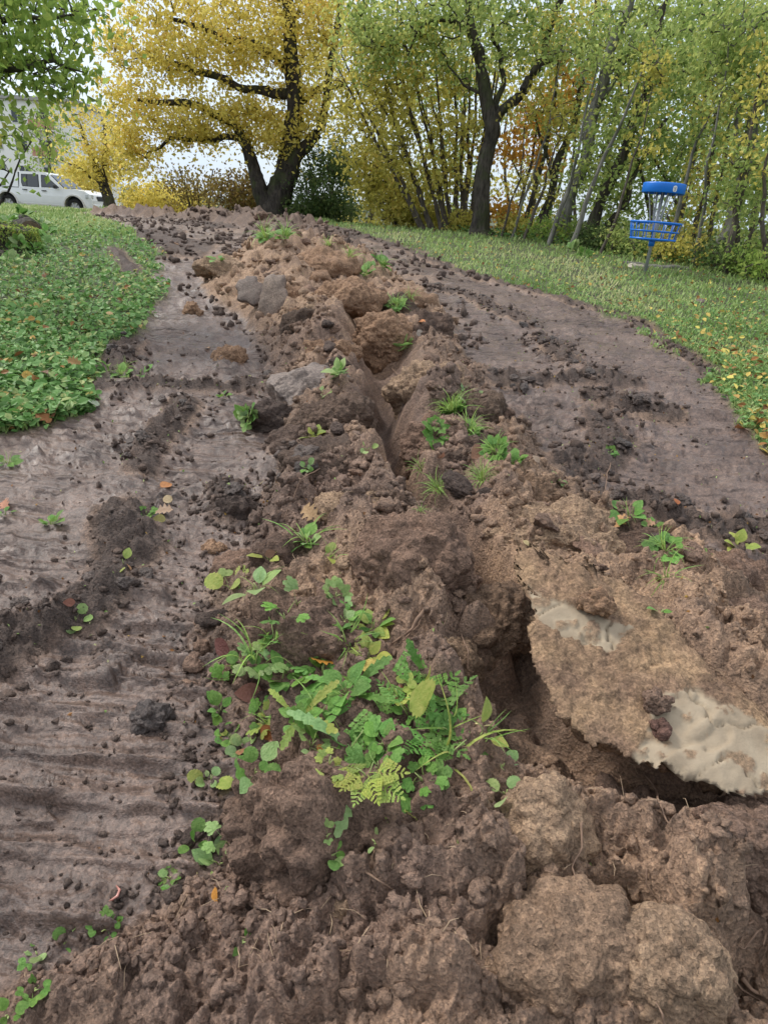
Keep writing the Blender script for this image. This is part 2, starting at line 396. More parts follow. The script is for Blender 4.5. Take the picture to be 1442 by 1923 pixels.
WIND = [([(at(*q) if q[1] > 430 else P(q[0], q[1], 17.0))[:2] for q in pl], w, h) for pl, w, h in WIND]
PITS = [(at(*q, .12)[:2], r, d) for q, r, d in [((945, 1275), .055, .20), ((935, 1320), .04, .12), ((1165, 1735), .06, .30), ((1120, 1735), .04, .2), ((1425, 1870), .10, .16), ((1410, 1700), .07, .1),
        ((1075, 1640), .03, .12), ((930, 1785), .03, .08), ((1020, 1430), .05, .14), ((1200, 1470), .07, .12), ((700, 1625), .02, .08), ((1340, 1530), .06, .08), ((1010, 1400), .05, .12), ((1090, 1432), .06, .14), ((1170, 1462), .06, .14), ((1250, 1492), .06, .14), ((1330, 1515), .06, .12), ((1410, 1530), .06, .10)]]

def polydist(x, y, pl):
    d = np.full(x.shape, 1e9)
    for a, b in zip(pl[:-1], pl[1:]):
        ab = b - a; t = np.clip(((x - a[0]) * ab[0] + (y - a[1]) * ab[1]) / (ab @ ab), 0, 1)
        d = np.minimum(d, (x - a[0] - t * ab[0]) ** 2 + (y - a[1] - t * ab[1]) ** 2)
    return np.sqrt(d)

SLAB = np.array([at(*q, .27)[:2] for q in [(952, 1112), (1010, 1122), (1100, 1150), (1195, 1180), (1290, 1262), (1380, 1330), (1460, 1375), (1500, 1440), (1400, 1488), (1300, 1468), (1200, 1425), (1110, 1400), (1030, 1365), (1000, 1310), (985, 1240), (958, 1180)]])
GAP = [at(*q, .15)[:2] for q in [(925, 1275), (965, 1330), (1010, 1395), (1100, 1440), (1200, 1470), (1300, 1505), (1400, 1530), (1480, 1520)]]
def polyin(x, y):
    """signed distance to the slab outline, negative inside"""
    ins = np.zeros(x.shape, bool); n = len(SLAB)
    for i in range(n):
        a, b = SLAB[i], SLAB[(i + 1) % n]
        ins ^= ((a[1] > y) != (b[1] > y)) & (x < (b[0] - a[0]) * (y - a[1]) / (b[1] - a[1] + 1e-12) + a[0])
    d = polydist(x, y, list(np.append(SLAB, SLAB[:1], 0))); return np.where(ins, -d, d) - .10

def field(x, y):
    """height and soil masks (clay, dark, mud, turf) plus region of the near ground"""
    z = base(x, y)
    wob = .20 * fbm2(x * 2.1, y * 2.1, 4, 3) + .11 * fbm2(x * 7, y * 7, 4, 4, .6)
    GL, GR, RL, RR = GRASS_L(y), GRASS_R(y), RIDGE_L(y), RIDGE_R(y)
    turf = np.maximum(sstep(-.05, .05, GL - x + wob), sstep(-.05, .05, x - GR + wob))
    din = np.minimum(x - RL, RR - x) + .8 * wob                    # distance inside the ridge
    wid = np.clip((RR - RL) * .42, .25, .9)
    e = np.clip(din / wid, 0, 1); env = np.sin(e * np.pi / 2) ** .8
    rid = sstep(-.02, .10, din) * (1 - turf)
    # lumps of dug soil
    l1 = lumps2(x, y, .34, .6, 21); l2 = lumps2(x, y, .15, .75, 31); l3 = lumps2(x, y, .062, .8, 41); l4 = lumps2(x, y, .026, .8, 51)
    fine = .014 * fbm2(x * 38, y * 38, 3, 61, .65) + .035 * fbm2(x * 8, y * 8, 4, 62, .6)
    h = RIDGE_H(y) * env
    heap = rid * (.62 * l1 * np.clip(e + .15, 0, 1) + .68 * l2 * np.clip(e * 1.8 + .15, 0, 1) + .7 * l3 * np.clip(e * 2 + .4, 0, 1) + .7 * l4 + fine * np.clip(e * 2 + .4, 0, 1) + .30 * lumps2(x, y, .62, .55, 201) * e * sstep(3.5, 6, y))
    # the furrow / crack along the ridge
    xc = CRACK(y) + .05 * fbm2(x * 0 + 2.0, y * 5, 3, 71) + .02 * fbm2(x * 3, y * 17, 2, 72)
    dc = np.abs(x - xc) / CRACK_W(y); crack = CRACK_D(y) * np.exp(-dc ** 2) * rid
    h = h + heap * (1 - .75 * np.exp(-(dc * .8) ** 2) * sstep(.05, .2, CRACK_D(y))) - crack
    for c, r, d in PITS:
        h = h - d * np.exp(-(((x - c[0]) ** 2 + (y - c[1]) ** 2) / (r * r)) ** 1.5) * rid
    gap = np.exp(-(polydist(x, y, GAP) / .135) ** 4) * rid; h = h * (1 - gap) + np.minimum(h, -.02 + .22 * h) * gap
    bed = sstep(.0, -.10, polyin(x, y)); h = h * (1 - bed) + np.minimum(h, .17 + .35 * (h - .17)) * bed
    # tracks: grouser marks across, fine scrape lines, a rut, scattered crumbs
    trk = (1 - turf) * (1 - rid)
    ph = y * (2 * np.pi / .145) + 1.6 * fbm2(x * .8, y * .8, 2, 81)
    fr = (ph / (2 * np.pi) + .06 * fbm2(x * 6, y * 6, 3, 193)) % 1; lug = sstep(.50, .58, fr) * (1 - sstep(.62, .95, fr)) * (.35 + .65 * sstep(.4, .6, vn2(x * 3.1, y * 9, 194)))
    amp = sstep(.35, .65, vn2(x * .9, y * .8, 82)) * .8 + .2
    stria = fbm2(x * 4.5, y * 30, 4, 83, .6)
    step = sstep(-.2, .35, fbm2(x * 2.3, y * 7, 3, 84)) * .012
    edge = sstep(.0, .15, fbm2(x * 1.4 + 4, y * 3.3, 4, 184)) * .02 + sstep(.08, .16, fbm2(x * 4.2, y * 13, 4, 185)) * .013 + .012 * np.abs(fbm2(x * 7, y * 12, 4, 192))
    h = h + trk * (.036 * lug * (.45 + .55 * amp) * (.6 + .4 * vn2(x * 14, y * 14, 186)) * sstep(11, 6, y) + .007 * stria + step + edge + .02 * fbm2(x * 1.1, y * 1.1, 3, 85) + .006 * fbm2(x * 26, y * 26, 4, 187, .65))
    patch = sstep(.44, .72, vn2(x * 2.1, y * 2.1, 86) * .65 + vn2(x * 7, y * 7, 87) * .35)
    crumbs = .55 * lumps2(x, y, .055, .30, 88) * patch + .65 * lumps2(x, y, .024, .26, 89) * (patch * .8 + .2) + .6 * lumps2(x, y, .10, .16, 188) * patch + .004 * fbm2(x * 45, y * 45, 3, 90)
    h = h + trk * crumbs
    far = sstep(7.5, 10.5, y) * trk * (.35 + .65 * sstep(.35, .6, vn2(x * .9, y * .9, 191))); h = h + far * (.10 * l1 + .30 * l2 + .035 * fbm2(x * 5, y * 5, 4, 195))
    wm = far * .75
    for pl, w, hh in WIND:
        d = polydist(x, y, pl) * (1 + .5 * fbm2(x * 4, y * 4, 3, 91)); g = np.exp(-(d / w) ** 2); wm = np.maximum(wm, g)
        h = h + hh * g * .5 + g * (1 - rid) * (.75 * l2 * (hh / .06) * .55 + .7 * l3 + .7 * l4 + fine + .03 * fbm2(x * 4, y * 4, 4, 196) * sstep(9, 13, y)) * (1 - .55 * sstep(10, 13, y))
    turf = turf * (1 - sstep(.35, .6, wm * (far < .01)))
    # turf is a little proud of the scraped mud, its edge ragged
    h = h + turf * (.045 + .03 * fbm2(x * 2.5, y * 2.5, 4, 95)) 
    # colours
    cn = fbm2(x * 1.5, y * 1.5, 4, 101); cn2 = fbm2(x * 6, y * 6, 3, 102)
    clay = np.clip(.30 + .9 * cn + .5 * cn2 + .8 * sstep(5.0, 6.5, y) * sstep(11.5, 9.5, y) + .25 * sstep(.1, .7, x) * sstep(4, 2.5, y), 0, 1)
    dk = np.clip(.15 + 1.0 * fbm2(x * 1.9 + 5, y * 1.9, 4, 103), 0, 1)
    dk = np.maximum(dk, .75 * sstep(.35, .0, np.minimum(x - RL, RR - x)) * sstep(1.4, 2.4, y))        # topsoil along the ridge edges
    dk = np.maximum(dk, .8 * sstep(10.2, 11.5, y)); dk = dk * (1 - .85 * clay * sstep(5, 7, y) * sstep(11.5, 9.5, y))
    lump = sstep(.006, .03, crumbs) * .6
    dark = np.where(rid > .5, dk * .8, np.clip(np.maximum(lump, sstep(.25, .75, wm) * .95) + .25 * sstep(.1, .5, fbm2(x * 3, y * 3, 4, 105)), 0, 1))
    mud = (1 - turf) * (1 - rid) * (1 - sstep(.2, .6, wm))
    reg = np.where(turf > .5, 0, np.where(rid > .5, 2, np.where(x < .5 * (RL + RR), 1, 3)))
    return z + h, np.stack([clay * (1 - turf), dark * (1 - turf), mud, turf], -1), reg

def build_ground():
    fa = np.radians(np.arange(-50, 50.01, .175)); ca = np.radians(np.arange(54, 307, 6)); th = np.concatenate([fa, ca]); nf = len(fa)
    r = [.25]
    while r[-1] < 5200:
        a = r[-1]; r.append(a * (1.03 if a < .5 else 1.0052 if a < 3.2 else 1.0066 if a < 8 else 1.0095 if a < 24 else 1.05))
    r = np.array(r); RR, TT = np.meshgrid(r, th, indexing='ij')
    X = RR * np.sin(TT); Y = RR * np.cos(TT); Z = base(X, Y); Mk = np.zeros(X.shape + (4,)); Mk[..., 3] = 1; reg = np.zeros(X.shape, int)
    near = RR < 25; near[:, nf:] = False
    zz, mm, rg = field(X[near], Y[near]); Z[near] = zz; Mk[near] = mm; reg[near] = rg
    far = ~near & (RR < 25); Z[far] += .04
    blend = near & (np.abs(TT) > np.radians(47.5)); w = sstep(np.radians(50), np.radians(47.5), np.abs(TT)); Z[blend] = (Z * w + (base(X, Y)) * (1 - w))[blend]
    w = sstep(25, 21, RR); Z[near] = (Z * w + base(X, Y) * (1 - w))[near]
    n0, n1 = X.shape; idx = np.arange(n0 * n1).reshape(n0, n1); j2 = (np.arange(n1) + 1) % n1
    Q = np.stack([idx[:-1][:, :], idx[1:][:, :], idx[1:][:, j2], idx[:-1][:, j2]], -1).reshape(-1, 4)[:, ::-1]
    V = np.stack([X, Y, Z], -1).reshape(-1, 3); C = Mk.reshape(-1, 4); rg = reg.reshape(-1)
    fr = np.sort(rg[Q], axis=1)[:, 1]
    V = np.concatenate([V, [[0, 0, base(0, 0)]]]); C = np.concatenate([C, [[0, 0, 1, 0]]])
    fan = np.stack([np.full(n1, len(V) - 1), idx[0][j2], idx[0]], 1)
    for k, nm in ((0, 'ground'), (1, 'mud_track_left'), (2, 'spoil_ridge'), (3, 'mud_track_right')):
        q = Q[fr == k]; extra = [fan] if k == 0 else []
        used = np.unique(np.concatenate([q.ravel()] + [f.ravel() for f in extra])); mp = np.full(len(V), -1, np.int64); mp[used] = np.arange(len(used))
        o = link(nm, mesh_np(nm, V[used], [mp[q]] + [mp[f] for f in extra], M['ground'], vcol=C[used]))
        if k == 2: tag(o, 'long ridge of dug brown soil split by a furrow running uphill between tracks', 'soil ridge')
        else: tag(o, kind='structure')
build_ground()

# ------------------------------------------------------------------ added water sheet and far hills
added_lake_mat = plain('added_lake_water', (.10, .13, .15), .08, .6, 0, .05, .3)
V = [(-40, 46, -6.6), (900, 46, -6.6), (900, 1500, -6.6), (60, 1500, -6.6)]
V = [(4, 40, -6.2), (60, 20, -6.2), (700, 60, -6.2), (700, 900, -6.2), (40, 900, -6.2)]
tag(link('added_lake', mesh_np('added_lake', V, [np.array([[0, 1, 2], [0, 2, 3], [0, 3, 4]])], added_lake_mat, False)), kind='structure')  # added water, mirrors bright sky into the gaps between trunks below the horizon
hx = np.linspace(-1400, 1400, 240); rows = []
for k, yy in enumerate((700, 820, 950, 1100)):
    hh = -14 + (0, 16, 24, 30)[k] + (0, 5, 7, 9)[k] * fbm2(hx / 90, hx * 0 + k, 5, 7 + k) + (0, 4, 5, 4)[k] * vn2(hx / 7, hx * 0, 30 + k)
    rows.append(np.stack([hx, yy + 0 * hx, hh], 1))
V = np.concatenate(rows); n = len(hx); Q = np.concatenate([np.stack([k * n + np.arange(n - 1), k * n + np.arange(1, n), (k + 1) * n + np.arange(1, n), (k + 1) * n + np.arange(n - 1)], 1) for k in range(3)])
tag(link('hills', mesh_np('hills', V, [Q], plain('far_forest', (.09, .10, .07), .95, .1, 0, .5, .05))), kind='structure')

# ------------------------------------------------------------------ clods
ICO = {}
def ico(sub):
    if sub not in ICO:
        bm = bmesh.new(); bmesh.ops.create_icosphere(bm, subdivisions=sub, radius=1)
        bm.verts.ensure_lookup_table()
        ICO[sub] = (np.array([v.co[:] for v in bm.verts]), np.array([[v.index for v in f.verts] for f in bm.faces])); bm.free()
    return ICO[sub]

def clod_arrays(seed, sub, size, facets=7, crumb=1.0, square=0.0, lo=.62):
    """size = half extents in metres; broken faces from cutting planes, then crumb relief at real scale"""
    v, f = ico(sub); g = np.random.default_rng(seed)
    if square: u = v / (np.abs(v) ** (2 / (1 - square)) ).sum(1, keepdims=True) ** ((1 - square) / 2)
    else: u = v.copy()
    r = np.ones(len(v))
    for _ in range(facets):
        n = g.normal(size=3); n /= np.linalg.norm(n); d = g.uniform(lo, .98); c = v @ n
        r = np.minimum(r, np.where(c > .05, d / np.maximum(c, .05), 9))
    s = np.asarray(size, float); p = u * r[:, None] * s; m = s.mean()
    n = v / s; n /= np.linalg.norm(n, axis=1, keepdims=True)
    q = p + seed * 3.7
    dsp = .30 * m * fbm3(q / (m * 1.1), 3, seed) + crumb * (.16 * m * fbm3(q / (m * .34), 5, seed + 9, .62))
    if sub >= 4: dsp = dsp + crumb * (.55 * (lumps3(q, min(.06, m * .4), seed + 3, .6) ) + (.6 * lumps3(q, .024, seed + 4, .65) + .006 * fbm3(q * 70, 2, seed) if sub >= 5 else 0))
    return p + n * dsp[:, None], f

def set_col(o, c, j=.0):
    k = 1 + random.uniform(-j, j); o.color = (c[0] * k, c[1] * k, c[2] * k, 1)

BROWN, RED, TAN, ORANGE, DARK, GREY = (.215, .143, .105), (.225, .145, .104), (.34, .235, .155), (.32, .20, .125), (.095, .069, .057), (.18, .142, .12)

def local_ppm(p): return FPX / float((p - EYEP) @ fw)

def clod(px, py, w, h, c, label, sub=5, depth=None, lift=.35, square=0., facets=7, crumb=1., rot=0., mat='soil', name='soil_clod', group=None, seed=None, tilt=(0, 0), z0=None):
    """w, h: extent in photo pixels; lift: fraction of the half height above the ridge foot"""
    z0 = RIDGE_H(at(px, py)[1]) * .6 if z0 is None else z0
    p = at(px, py, z0); k = local_ppm(p); a = w / k / 2
    view = math.asin(min(1, (EYE - p[2]) / np.linalg.norm(p - EYEP)))
    b = depth if depth else a * .85
    hz = max(.3 * a, (h / k / 2 - b * math.sin(view) * .55) / max(.25, math.cos(view)))
    hz = min(hz, a * 1.4)
    seed = seed or (int(px) * 7 + int(py))
    V, F = clod_arrays(seed, sub, (a / .93, b / .93, hz / .93), facets, crumb, square)
    o = link(name, mesh_np(name, V, [F], M[mat]), None, (p[0], p[1], p[2] + lift * hz * 0), (tilt[0], tilt[1], rot))
    set_col(o, c); tag(o, label, 'soil clod', group); return o

CL = []
def K(*a, **k): CL.append(clod(*a, **k)); return CL[-1]
# foreground
K(785, 1090, 205, 235, RED, 'big rounded reddish brown clod above the leafy plants, roots hanging below it', sub=6, square=.2, facets=5, z0=.20)
K(702, 1500, 470, 330, BROWN, 'large dark brown sod block carrying the densest clump of green plants', sub=6, square=.28, facets=6, depth=.27, crumb=1.7, name='turf_sod', z0=.07)
K(612, 1230, 290, 250, BROWN, 'low broad soil lump under the upper half of the plant clump', sub=6, square=.1, facets=5, crumb=1.6, name='turf_sod', z0=.08)
K(1022, 1560, 175, 180, TAN, 'yellowish brown clod right of the planted sod with a thin root hanging', sub=6, facets=6, crumb=.65, z0=.19)
K(1060, 1790, 260, 210, (.29, .195, .13), 'wide crumbly clod left of the dark hole near the bottom edge', sub=6, facets=5, square=.15, crumb=.65, z0=.15)
K(1240, 1850, 200, 230, TAN, 'sandy rounded clod right of the dark hole near the bottom edge', sub=6, facets=4, square=.2, crumb=.65, z0=.15)
K(1180, 1590, 230, 230, BROWN, 'brown broken clod under the pale clay slab', sub=6, facets=7, z0=.02)
K(1400, 1620, 200, 260, BROWN, 'steep brown soil bank below the pale slab at the right edge', sub=6, facets=6, z0=.10)
K(860, 1700, 95, 90, TAN, 'small tan lump among crumbs at the bottom centre', sub=5, z0=.14)
K(665, 1715, 100, 80, TAN, 'pale angular lump below the planted sod', sub=5, z0=.10)
K(750, 1725, 55, 55, TAN, 'small pale lump right of the pale angular lump below the sod', sub=5, z0=.12)
K(520, 1790, 240, 160, BROWN, 'low crumbly brown mound at the bottom, left of centre', sub=6, square=.2, facets=3, z0=.02)
K(820, 1850, 230, 150, (.27, .18, .12), 'broad crumbly mound touching the bottom edge at the centre', sub=6, square=.2, facets=3, z0=.06)
K(300, 1925, 240, 60, (.2, .125, .085), 'reddish crumbly mound in the bottom left corner', sub=6, square=.2, facets=3, z0=-.02)
K(545, 1075, 125, 125, (.12, .078, .058), 'dark sod chunk with a tuft of grass left of the big rounded clod', sub=5, square=.3, facets=5, name='turf_sod', z0=.12)
K(460, 1075, 110, 75, RED, 'low reddish clod left of the grassy sod chunk', sub=5, z0=.05)
K(672, 972, 160, 120, TAN, 'tan crumbly heap at the end of the narrow trench', sub=6, facets=4, z0=.15)
K(440, 972, 90, 95, DARK, 'dark lumpy clod at the foot of the ridge left of the tan heap', sub=5, z0=.03)
K(1040, 1015, 230, 160, TAN, 'light brown crumbly clod mass above the pale clay slab', sub=6, facets=6, z0=.18)
K(970, 950, 150, 130, (.2, .13, .085), 'brown crumbly clod right of the trench end', sub=6, facets=6, z0=.17)
K(1180, 1045, 190, 140, (.13, .085, .062), 'dark clod with oak leaf lying above it', sub=5, facets=6, z0=.13)
K(1330, 1090, 210, 120, RED, 'reddish clod at the right edge beside the right track', sub=6, facets=6, z0=.06)
K(1400, 1195, 170, 140, BROWN, 'brown clod at the right edge above the slab end', sub=6, facets=6, z0=.12)
K(1270, 1200, 200, 130, (.21, .14, .09), 'brown clod wedged behind the slab', sub=6, facets=6, z0=.14)
K(925, 1175, 160, 150, (.2, .13, .085), 'brown clod above the dark cave left of the slab', sub=6, facets=6, z0=.15)
K(845, 1250, 95, 120, (.21, .14, .09), 'narrow clod with a flat face left of the dark cave', sub=5, facets=7, z0=.14)
K(910, 1390, 110, 150, (.19, .135, .095), 'smooth sided clod below the dark cave', sub=5, facets=8, crumb=.5, z0=.02)
K(1130, 990, 60, 50, DARK, 'small dark lump above the light brown crumbly mass', sub=5, z0=.12)
# around the trench
K(575, 735, 150, 110, GREY, 'grey brown smooth-faced slab of earth left of the furrow', sub=6, facets=9, crumb=.45, mat='soil_smooth', z0=.14)
K(640, 800, 150, 120, (.14, .095, .07), 'dark clod with cracked face left of the trench mouth', sub=6, facets=7, z0=.14)
K(618, 885, 160, 110, (.13, .09, .068), 'dark crumbly clod just left of the narrow trench', sub=6, facets=6, z0=.14)
K(810, 745, 150, 120, TAN, 'tan clod with a smooth scooped face right of the furrow', sub=6, facets=6, z0=.18)
K(822, 850, 120, 130, RED, 'reddish clod forming the right wall of the trench', sub=6, facets=7, z0=.16)
K(870, 880, 130, 120, (.12, .082, .062), 'dark sod with grass right of the trench', sub=6, facets=5, name='turf_sod', z0=.15)
K(905, 800, 110, 110, (.13, .09, .065), 'sod with bright green grass on its slope', sub=6, facets=5, name='turf_sod', z0=.14)
K(500, 790, 90, 80, DARK, 'dark lump bearing a small green plant beside the left track', sub=5, z0=.05)
K(560, 830, 120, 80, (.13, .09, .07), 'flattish dark clod left of the cracked clod', sub=5, z0=.08)
# middle of the ridge
K(432, 678, 60, 50, ORANGE, 'lone orange brown clod lying on the smooth left track', sub=5, facets=8, z0=.03)
K(362, 585, 36, 34, ORANGE, 'small orange clod at the left foot of the heap', sub=5, z0=.03)
K(618, 668, 105, 70, ORANGE, 'wedge shaped orange clod near the furrow', sub=6, facets=8, z0=.2)
K(720, 640, 110, 110, ORANGE, 'orange soil wall right of the furrow head', sub=6, facets=6, z0=.2)
K(800, 640, 130, 110, (.12, .08, .06), 'dark sod edge right of the orange wall', sub=6, facets=5, name='turf_sod', z0=.15)
K(570, 610, 90, 60, (.11, .075, .055), 'dark brown block in the middle of the heap', sub=5, facets=8, z0=.25)
K(740, 585, 80, 60, (.12, .085, .06), 'sod with a green tuft on the right flank of the heap', sub=5, name='turf_sod', z0=.2)
K(660, 560, 120, 60, ORANGE, 'broad orange clod on the crest of the heap', sub=6, facets=6, z0=.34)
K(600, 500, 130, 60, ORANGE, 'orange clod at the top of the heap', sub=5, facets=6, z0=.36)
K(430, 508, 120, 36, TAN, 'long low tan clod at the upper left of the heap', sub=5, facets=6, z0=.2)
K(690, 500, 60, 40, DARK, 'dark sod with two green tufts at the upper right of the heap', sub=5, name='turf_sod', z0=.15)
K(286, 1352, 62, 62, (.08, .062, .055), 'lone dark wet clod on the left track', sub=5, facets=5, z0=.02, mat='soil_wet')
K(402, 1030, 38, 26, ORANGE, 'small ochre clod on the left track', sub=5, z0=.01)
K(328, 462, 18, 12, ORANGE, 'tiny orange lump on the far left track', sub=4, z0=.02)

# smooth plates cut by the bucket
def plate(px, py, w, h, c, label, rot, z0, thick=.03):
    p = at(px, py, z0); k = local_ppm(p); g = np.random.default_rng(int(px)); n = 40
    th = np.arange(n) / n * 2 * np.pi; rr = 1 + .12 * np.cos(2 * th + g.uniform(0, 6)) + .10 * np.cos(5 * th + g.uniform(0, 6)) + .05 * g.normal(size=n)
    o2 = np.stack([np.cos(th) * rr * w / k / 2, np.sin(th) * rr * h / k / 2], 1)
    rings = [(0.02, .5), (.5, .6), (.92, .35), (1.0, 0.0), (.95, -1.0), (.3, -1.1)]
    V = np.concatenate([np.concatenate([o2 * s, np.full((n, 1), z * thick) + .25 * thick * fbm2(o2[:, :1] * s * 20, o2[:, 1:] * s * 20, 3, 5)], 1) for s, z in rings]); j = np.arange(n)
    Q = np.concatenate([np.stack([i * n + j, i * n + (j + 1) % n, (i + 1) * n + (j + 1) % n, (i + 1) * n + j], 1) for i in range(len(rings) - 1)])
    o = link('soil_plate', mesh_np('soil_plate', V, [Q], M['soil_smooth']), None, p, rot); set_col(o, c); tag(o, label, 'soil plate'); return o
plate(470, 545, 58, 60, (.125, .092, .074), 'dark brown smooth plate of earth lying on the heap', (.75, -.25, .2), .30)
plate(512, 558, 60, 95, (.18, .132, .102), 'upright grey brown plate of earth standing beside the dark plate', (1.15, .2, -.5), .30)

# the pale clay slab
def clay_slab():
    out = SLAB
    lo = out.min(0) - .03; hi = out.max(0) + .03; s = .006
    xs = np.arange(lo[0], hi[0], s); ys = np.arange(lo[1], hi[1], s); X, Y = np.meshgrid(xs, ys, indexing='ij')
    wx = X + .038 * fbm2(X * 13, Y * 13, 5, 3, .6); wy = Y + .038 * fbm2(X * 13 + 7, Y * 13, 5, 4, .6)
    ins = np.zeros(X.shape, bool); n = len(out)
    for i in range(n):
        a, b = out[i], out[(i + 1) % n]
        ins ^= ((a[1] > wy) != (b[1] > wy)) & (wx < (b[0] - a[0]) * (wy - a[1]) / (b[1] - a[1] + 1e-12) + a[0])
    cl = np.append(out, out[:1], 0); D = polydist(wx, wy, list(cl))
    # smooth pale faces where the bucket sheared the clay: lower right and along a groove at the upper left
    def patch(pts):
        q = np.array([at(*p_, .3)[:2] for p_ in pts]); w = np.zeros(X.shape, bool); ux = X + .03 * fbm2(X * 12, Y * 12, 5, 41, .6); uy = Y + .03 * fbm2(X * 12, Y * 12 + 5, 5, 42, .6)
        for i in range(len(q)):
            a, b = q[i], q[(i + 1) % len(q)]
            w ^= ((a[1] > uy) != (b[1] > uy)) & (ux < (b[0] - a[0]) * (uy - a[1]) / (b[1] - a[1] + 1e-12) + a[0])
        dq = polydist(ux, uy, list(np.append(q, q[:1], 0))); return np.where(w, dq, -dq)
    e = np.maximum(patch([(1205, 1325), (1290, 1305), (1400, 1350), (1520, 1400), (1520, 1450), (1400, 1500), (1300, 1475), (1215, 1440), (1190, 1405), (1235, 1370)]), patch([(965, 1150), (1000, 1178), (1060, 1190), (1190, 1215), (1140, 1255), (1050, 1242), (985, 1205)]) - .004)
    sm = sstep(-.002, .006, e) * (1 - .8 * sstep(.22, .34, fbm2(X * 22, Y * 28, 4, 88)))
    rough = .35 * lumps2(X, Y, .06, .8, 5) + .5 * lumps2(X, Y, .025, .8, 6) + .008 * fbm2(X * 50, Y * 50, 3, 9)
    cr = np.abs(fbm2(X * 3 + Y * 2, Y * 9 - X * 5, 4, 12)); lay = .012 * fbm2(X * 6, Y * 10, 3, 14) + .010 * sstep(-.05, .02, fbm2(X * 3 + Y * 4, Y * 11 - X * 6, 3, 16)) - .018 * np.exp(-(cr / .025) ** 2)
    ctr = out.mean(0)
    Z = .335 + .10 * (X - ctr[0]) * -.4 + .25 * (Y - ctr[1]) + base(X, Y) * 1.0 + .028 * fbm2(X * 3.5, Y * 3.5, 3, 31) + rough * .8 * (1 - sm) + sm * (lay - .004 + .0025 * fbm2(X * 30, Y * 30, 2, 13)) - .010 * np.exp(-(D / .02) ** 2)
    idx = np.full(X.shape, -1); idx[ins] = np.arange(ins.sum()); V = np.stack([X[ins], Y[ins], Z[ins]], 1); nv = len(V)
    f = ins[:-1, :-1] & ins[1:, :-1] & ins[1:, 1:] & ins[:-1, 1:]
    Q = np.stack([idx[:-1, :-1][f], idx[1:, :-1][f], idx[1:, 1:][f], idx[:-1, 1:][f]], 1)
    # thickness: the underside is drawn in towards the middle
    Vb = V.copy(); dd = D[ins]; Vb[:, :2] += (ctr - V[:, :2]) * (.22 * np.exp(-dd / .05))[:, None]; Vb[:, 2] -= .03 + .085 * sstep(0, .09, dd) + .02 * fbm2(V[:, 0] * 25, V[:, 1] * 25, 3, 15)
    Qb = Q[:, ::-1] + nv
    ed = np.concatenate([Q[:, [0, 1]], Q[:, [1, 2]], Q[:, [2, 3]], Q[:, [3, 0]]]); key = np.sort(ed, 1); _, inv, cnt = np.unique(key, axis=0, return_inverse=True, return_counts=True)
    be = ed[cnt[inv.ravel()] == 1]; S = np.stack([be[:, 1], be[:, 0], be[:, 0] + nv, be[:, 1] + nv], 1)
    C = np.zeros((2 * nv, 4)); C[:nv, 0] = sm[ins]; C[:, 3] = 1
    t = NT('clay_slab'); p = t.pos(); a = t.n('ShaderNodeAttribute', attribute_name='mask'); sp = t.n('ShaderNodeSeparateColor'); t.l(a.outputs['Color'], sp.inputs[0])
    n1, n2, vo, c = soil_nodes(t, p, t.mix(t.ramp(t.noise(p, 7, 4), [(.35, (0, 0, 0)), (.65, (1, 1, 1))]), (.19, .125, .085), (.28, .19, .115)), 0)
    cs = t.mix(t.ramp(t.noise(p, 12, 5), [(.3, (0, 0, 0)), (.7, (1, 1, 1))]), (.25, .195, .135), (.36, .29, .205))
    c = t.mix(sp.outputs[0], c, cs); st = t.math('SUBTRACT', 1.0, t.math('MULTIPLY', sp.outputs[0], .8))
    nb = t.n('ShaderNodeBump', Distance=.012); t.l(st, nb.inputs['Strength']); t.l(n1, nb.inputs['Height'])
    nb2 = t.bump(n2, .4, .004, nb.outputs[0]); t.pbsdf(c, .9, nb2, .15)
    o = link('clay_slab', mesh_np('clay_slab', np.concatenate([V, Vb]), [Q, Qb, S], t.m, vcol=C))
    tag(o, 'broad tilted slab of pale smooth clay at the right overhanging a dark gap', 'clay slab')
clay_slab()

# scattered clods: a library of broken lumps, copied as separate things
LIB = [mesh_np('clod_shape', *(lambda a: (a[0], [a[1]]))(clod_arrays(500 + i, 5 if i < 6 else 4, (.1, .085 + .02 * (i % 3), .07 + .015 * (i % 2)), 8 + i % 5, 1.2 if i % 2 else .6, 0., .42)), M['soil']) for i in range(9)]
LIBW = [m.copy() for m in LIB[:5]]
for m in LIBW: m.materials[0] = M['soil_wet']
def scatter(n, xf, size, cols, label, group, lib=LIB, sink=.2):
    g = np.random.default_rng(len(label) * 31 + n); pts = np.array([xf(g) for _ in range(n)]); zz, _, _ = field(pts[:, 0].copy(), pts[:, 1].copy())
    for i in range(n):
        s = g.uniform(*size) * (1.6 if g.random() < .12 else 1); m = lib[int(g.integers(len(lib)))]
        o = link('soil_clod', m, None, (pts[i, 0], pts[i, 1], zz[i] + s * .035 - s * .1 * sink), (g.uniform(-.4, .4), g.uniform(-.4, .4), g.uniform(0, 6.28)), (s * g.uniform(.8, 1.3), s, s * g.uniform(.7, 1.1)))
        set_col(o, cols[int(g.integers(len(cols)))], .2); tag(o, label, 'soil clod', group)
def on_ridge(y0, y1, a=.1, b=.9):
    def f(g):
        y = math.exp(g.uniform(math.log(y0), math.log(y1))); l, r = float(RIDGE_L(y)), float(RIDGE_R(y)); x = l + (r - l) * g.uniform(a, b); q = x - float(CRACK(y)); w = 1.7 * float(CRACK_W(y))
        return (x if abs(q) > w or not 1.5 < y < 6.5 else x + math.copysign(w * 1.2, q), y)      # nothing lies across the open trench
    return f
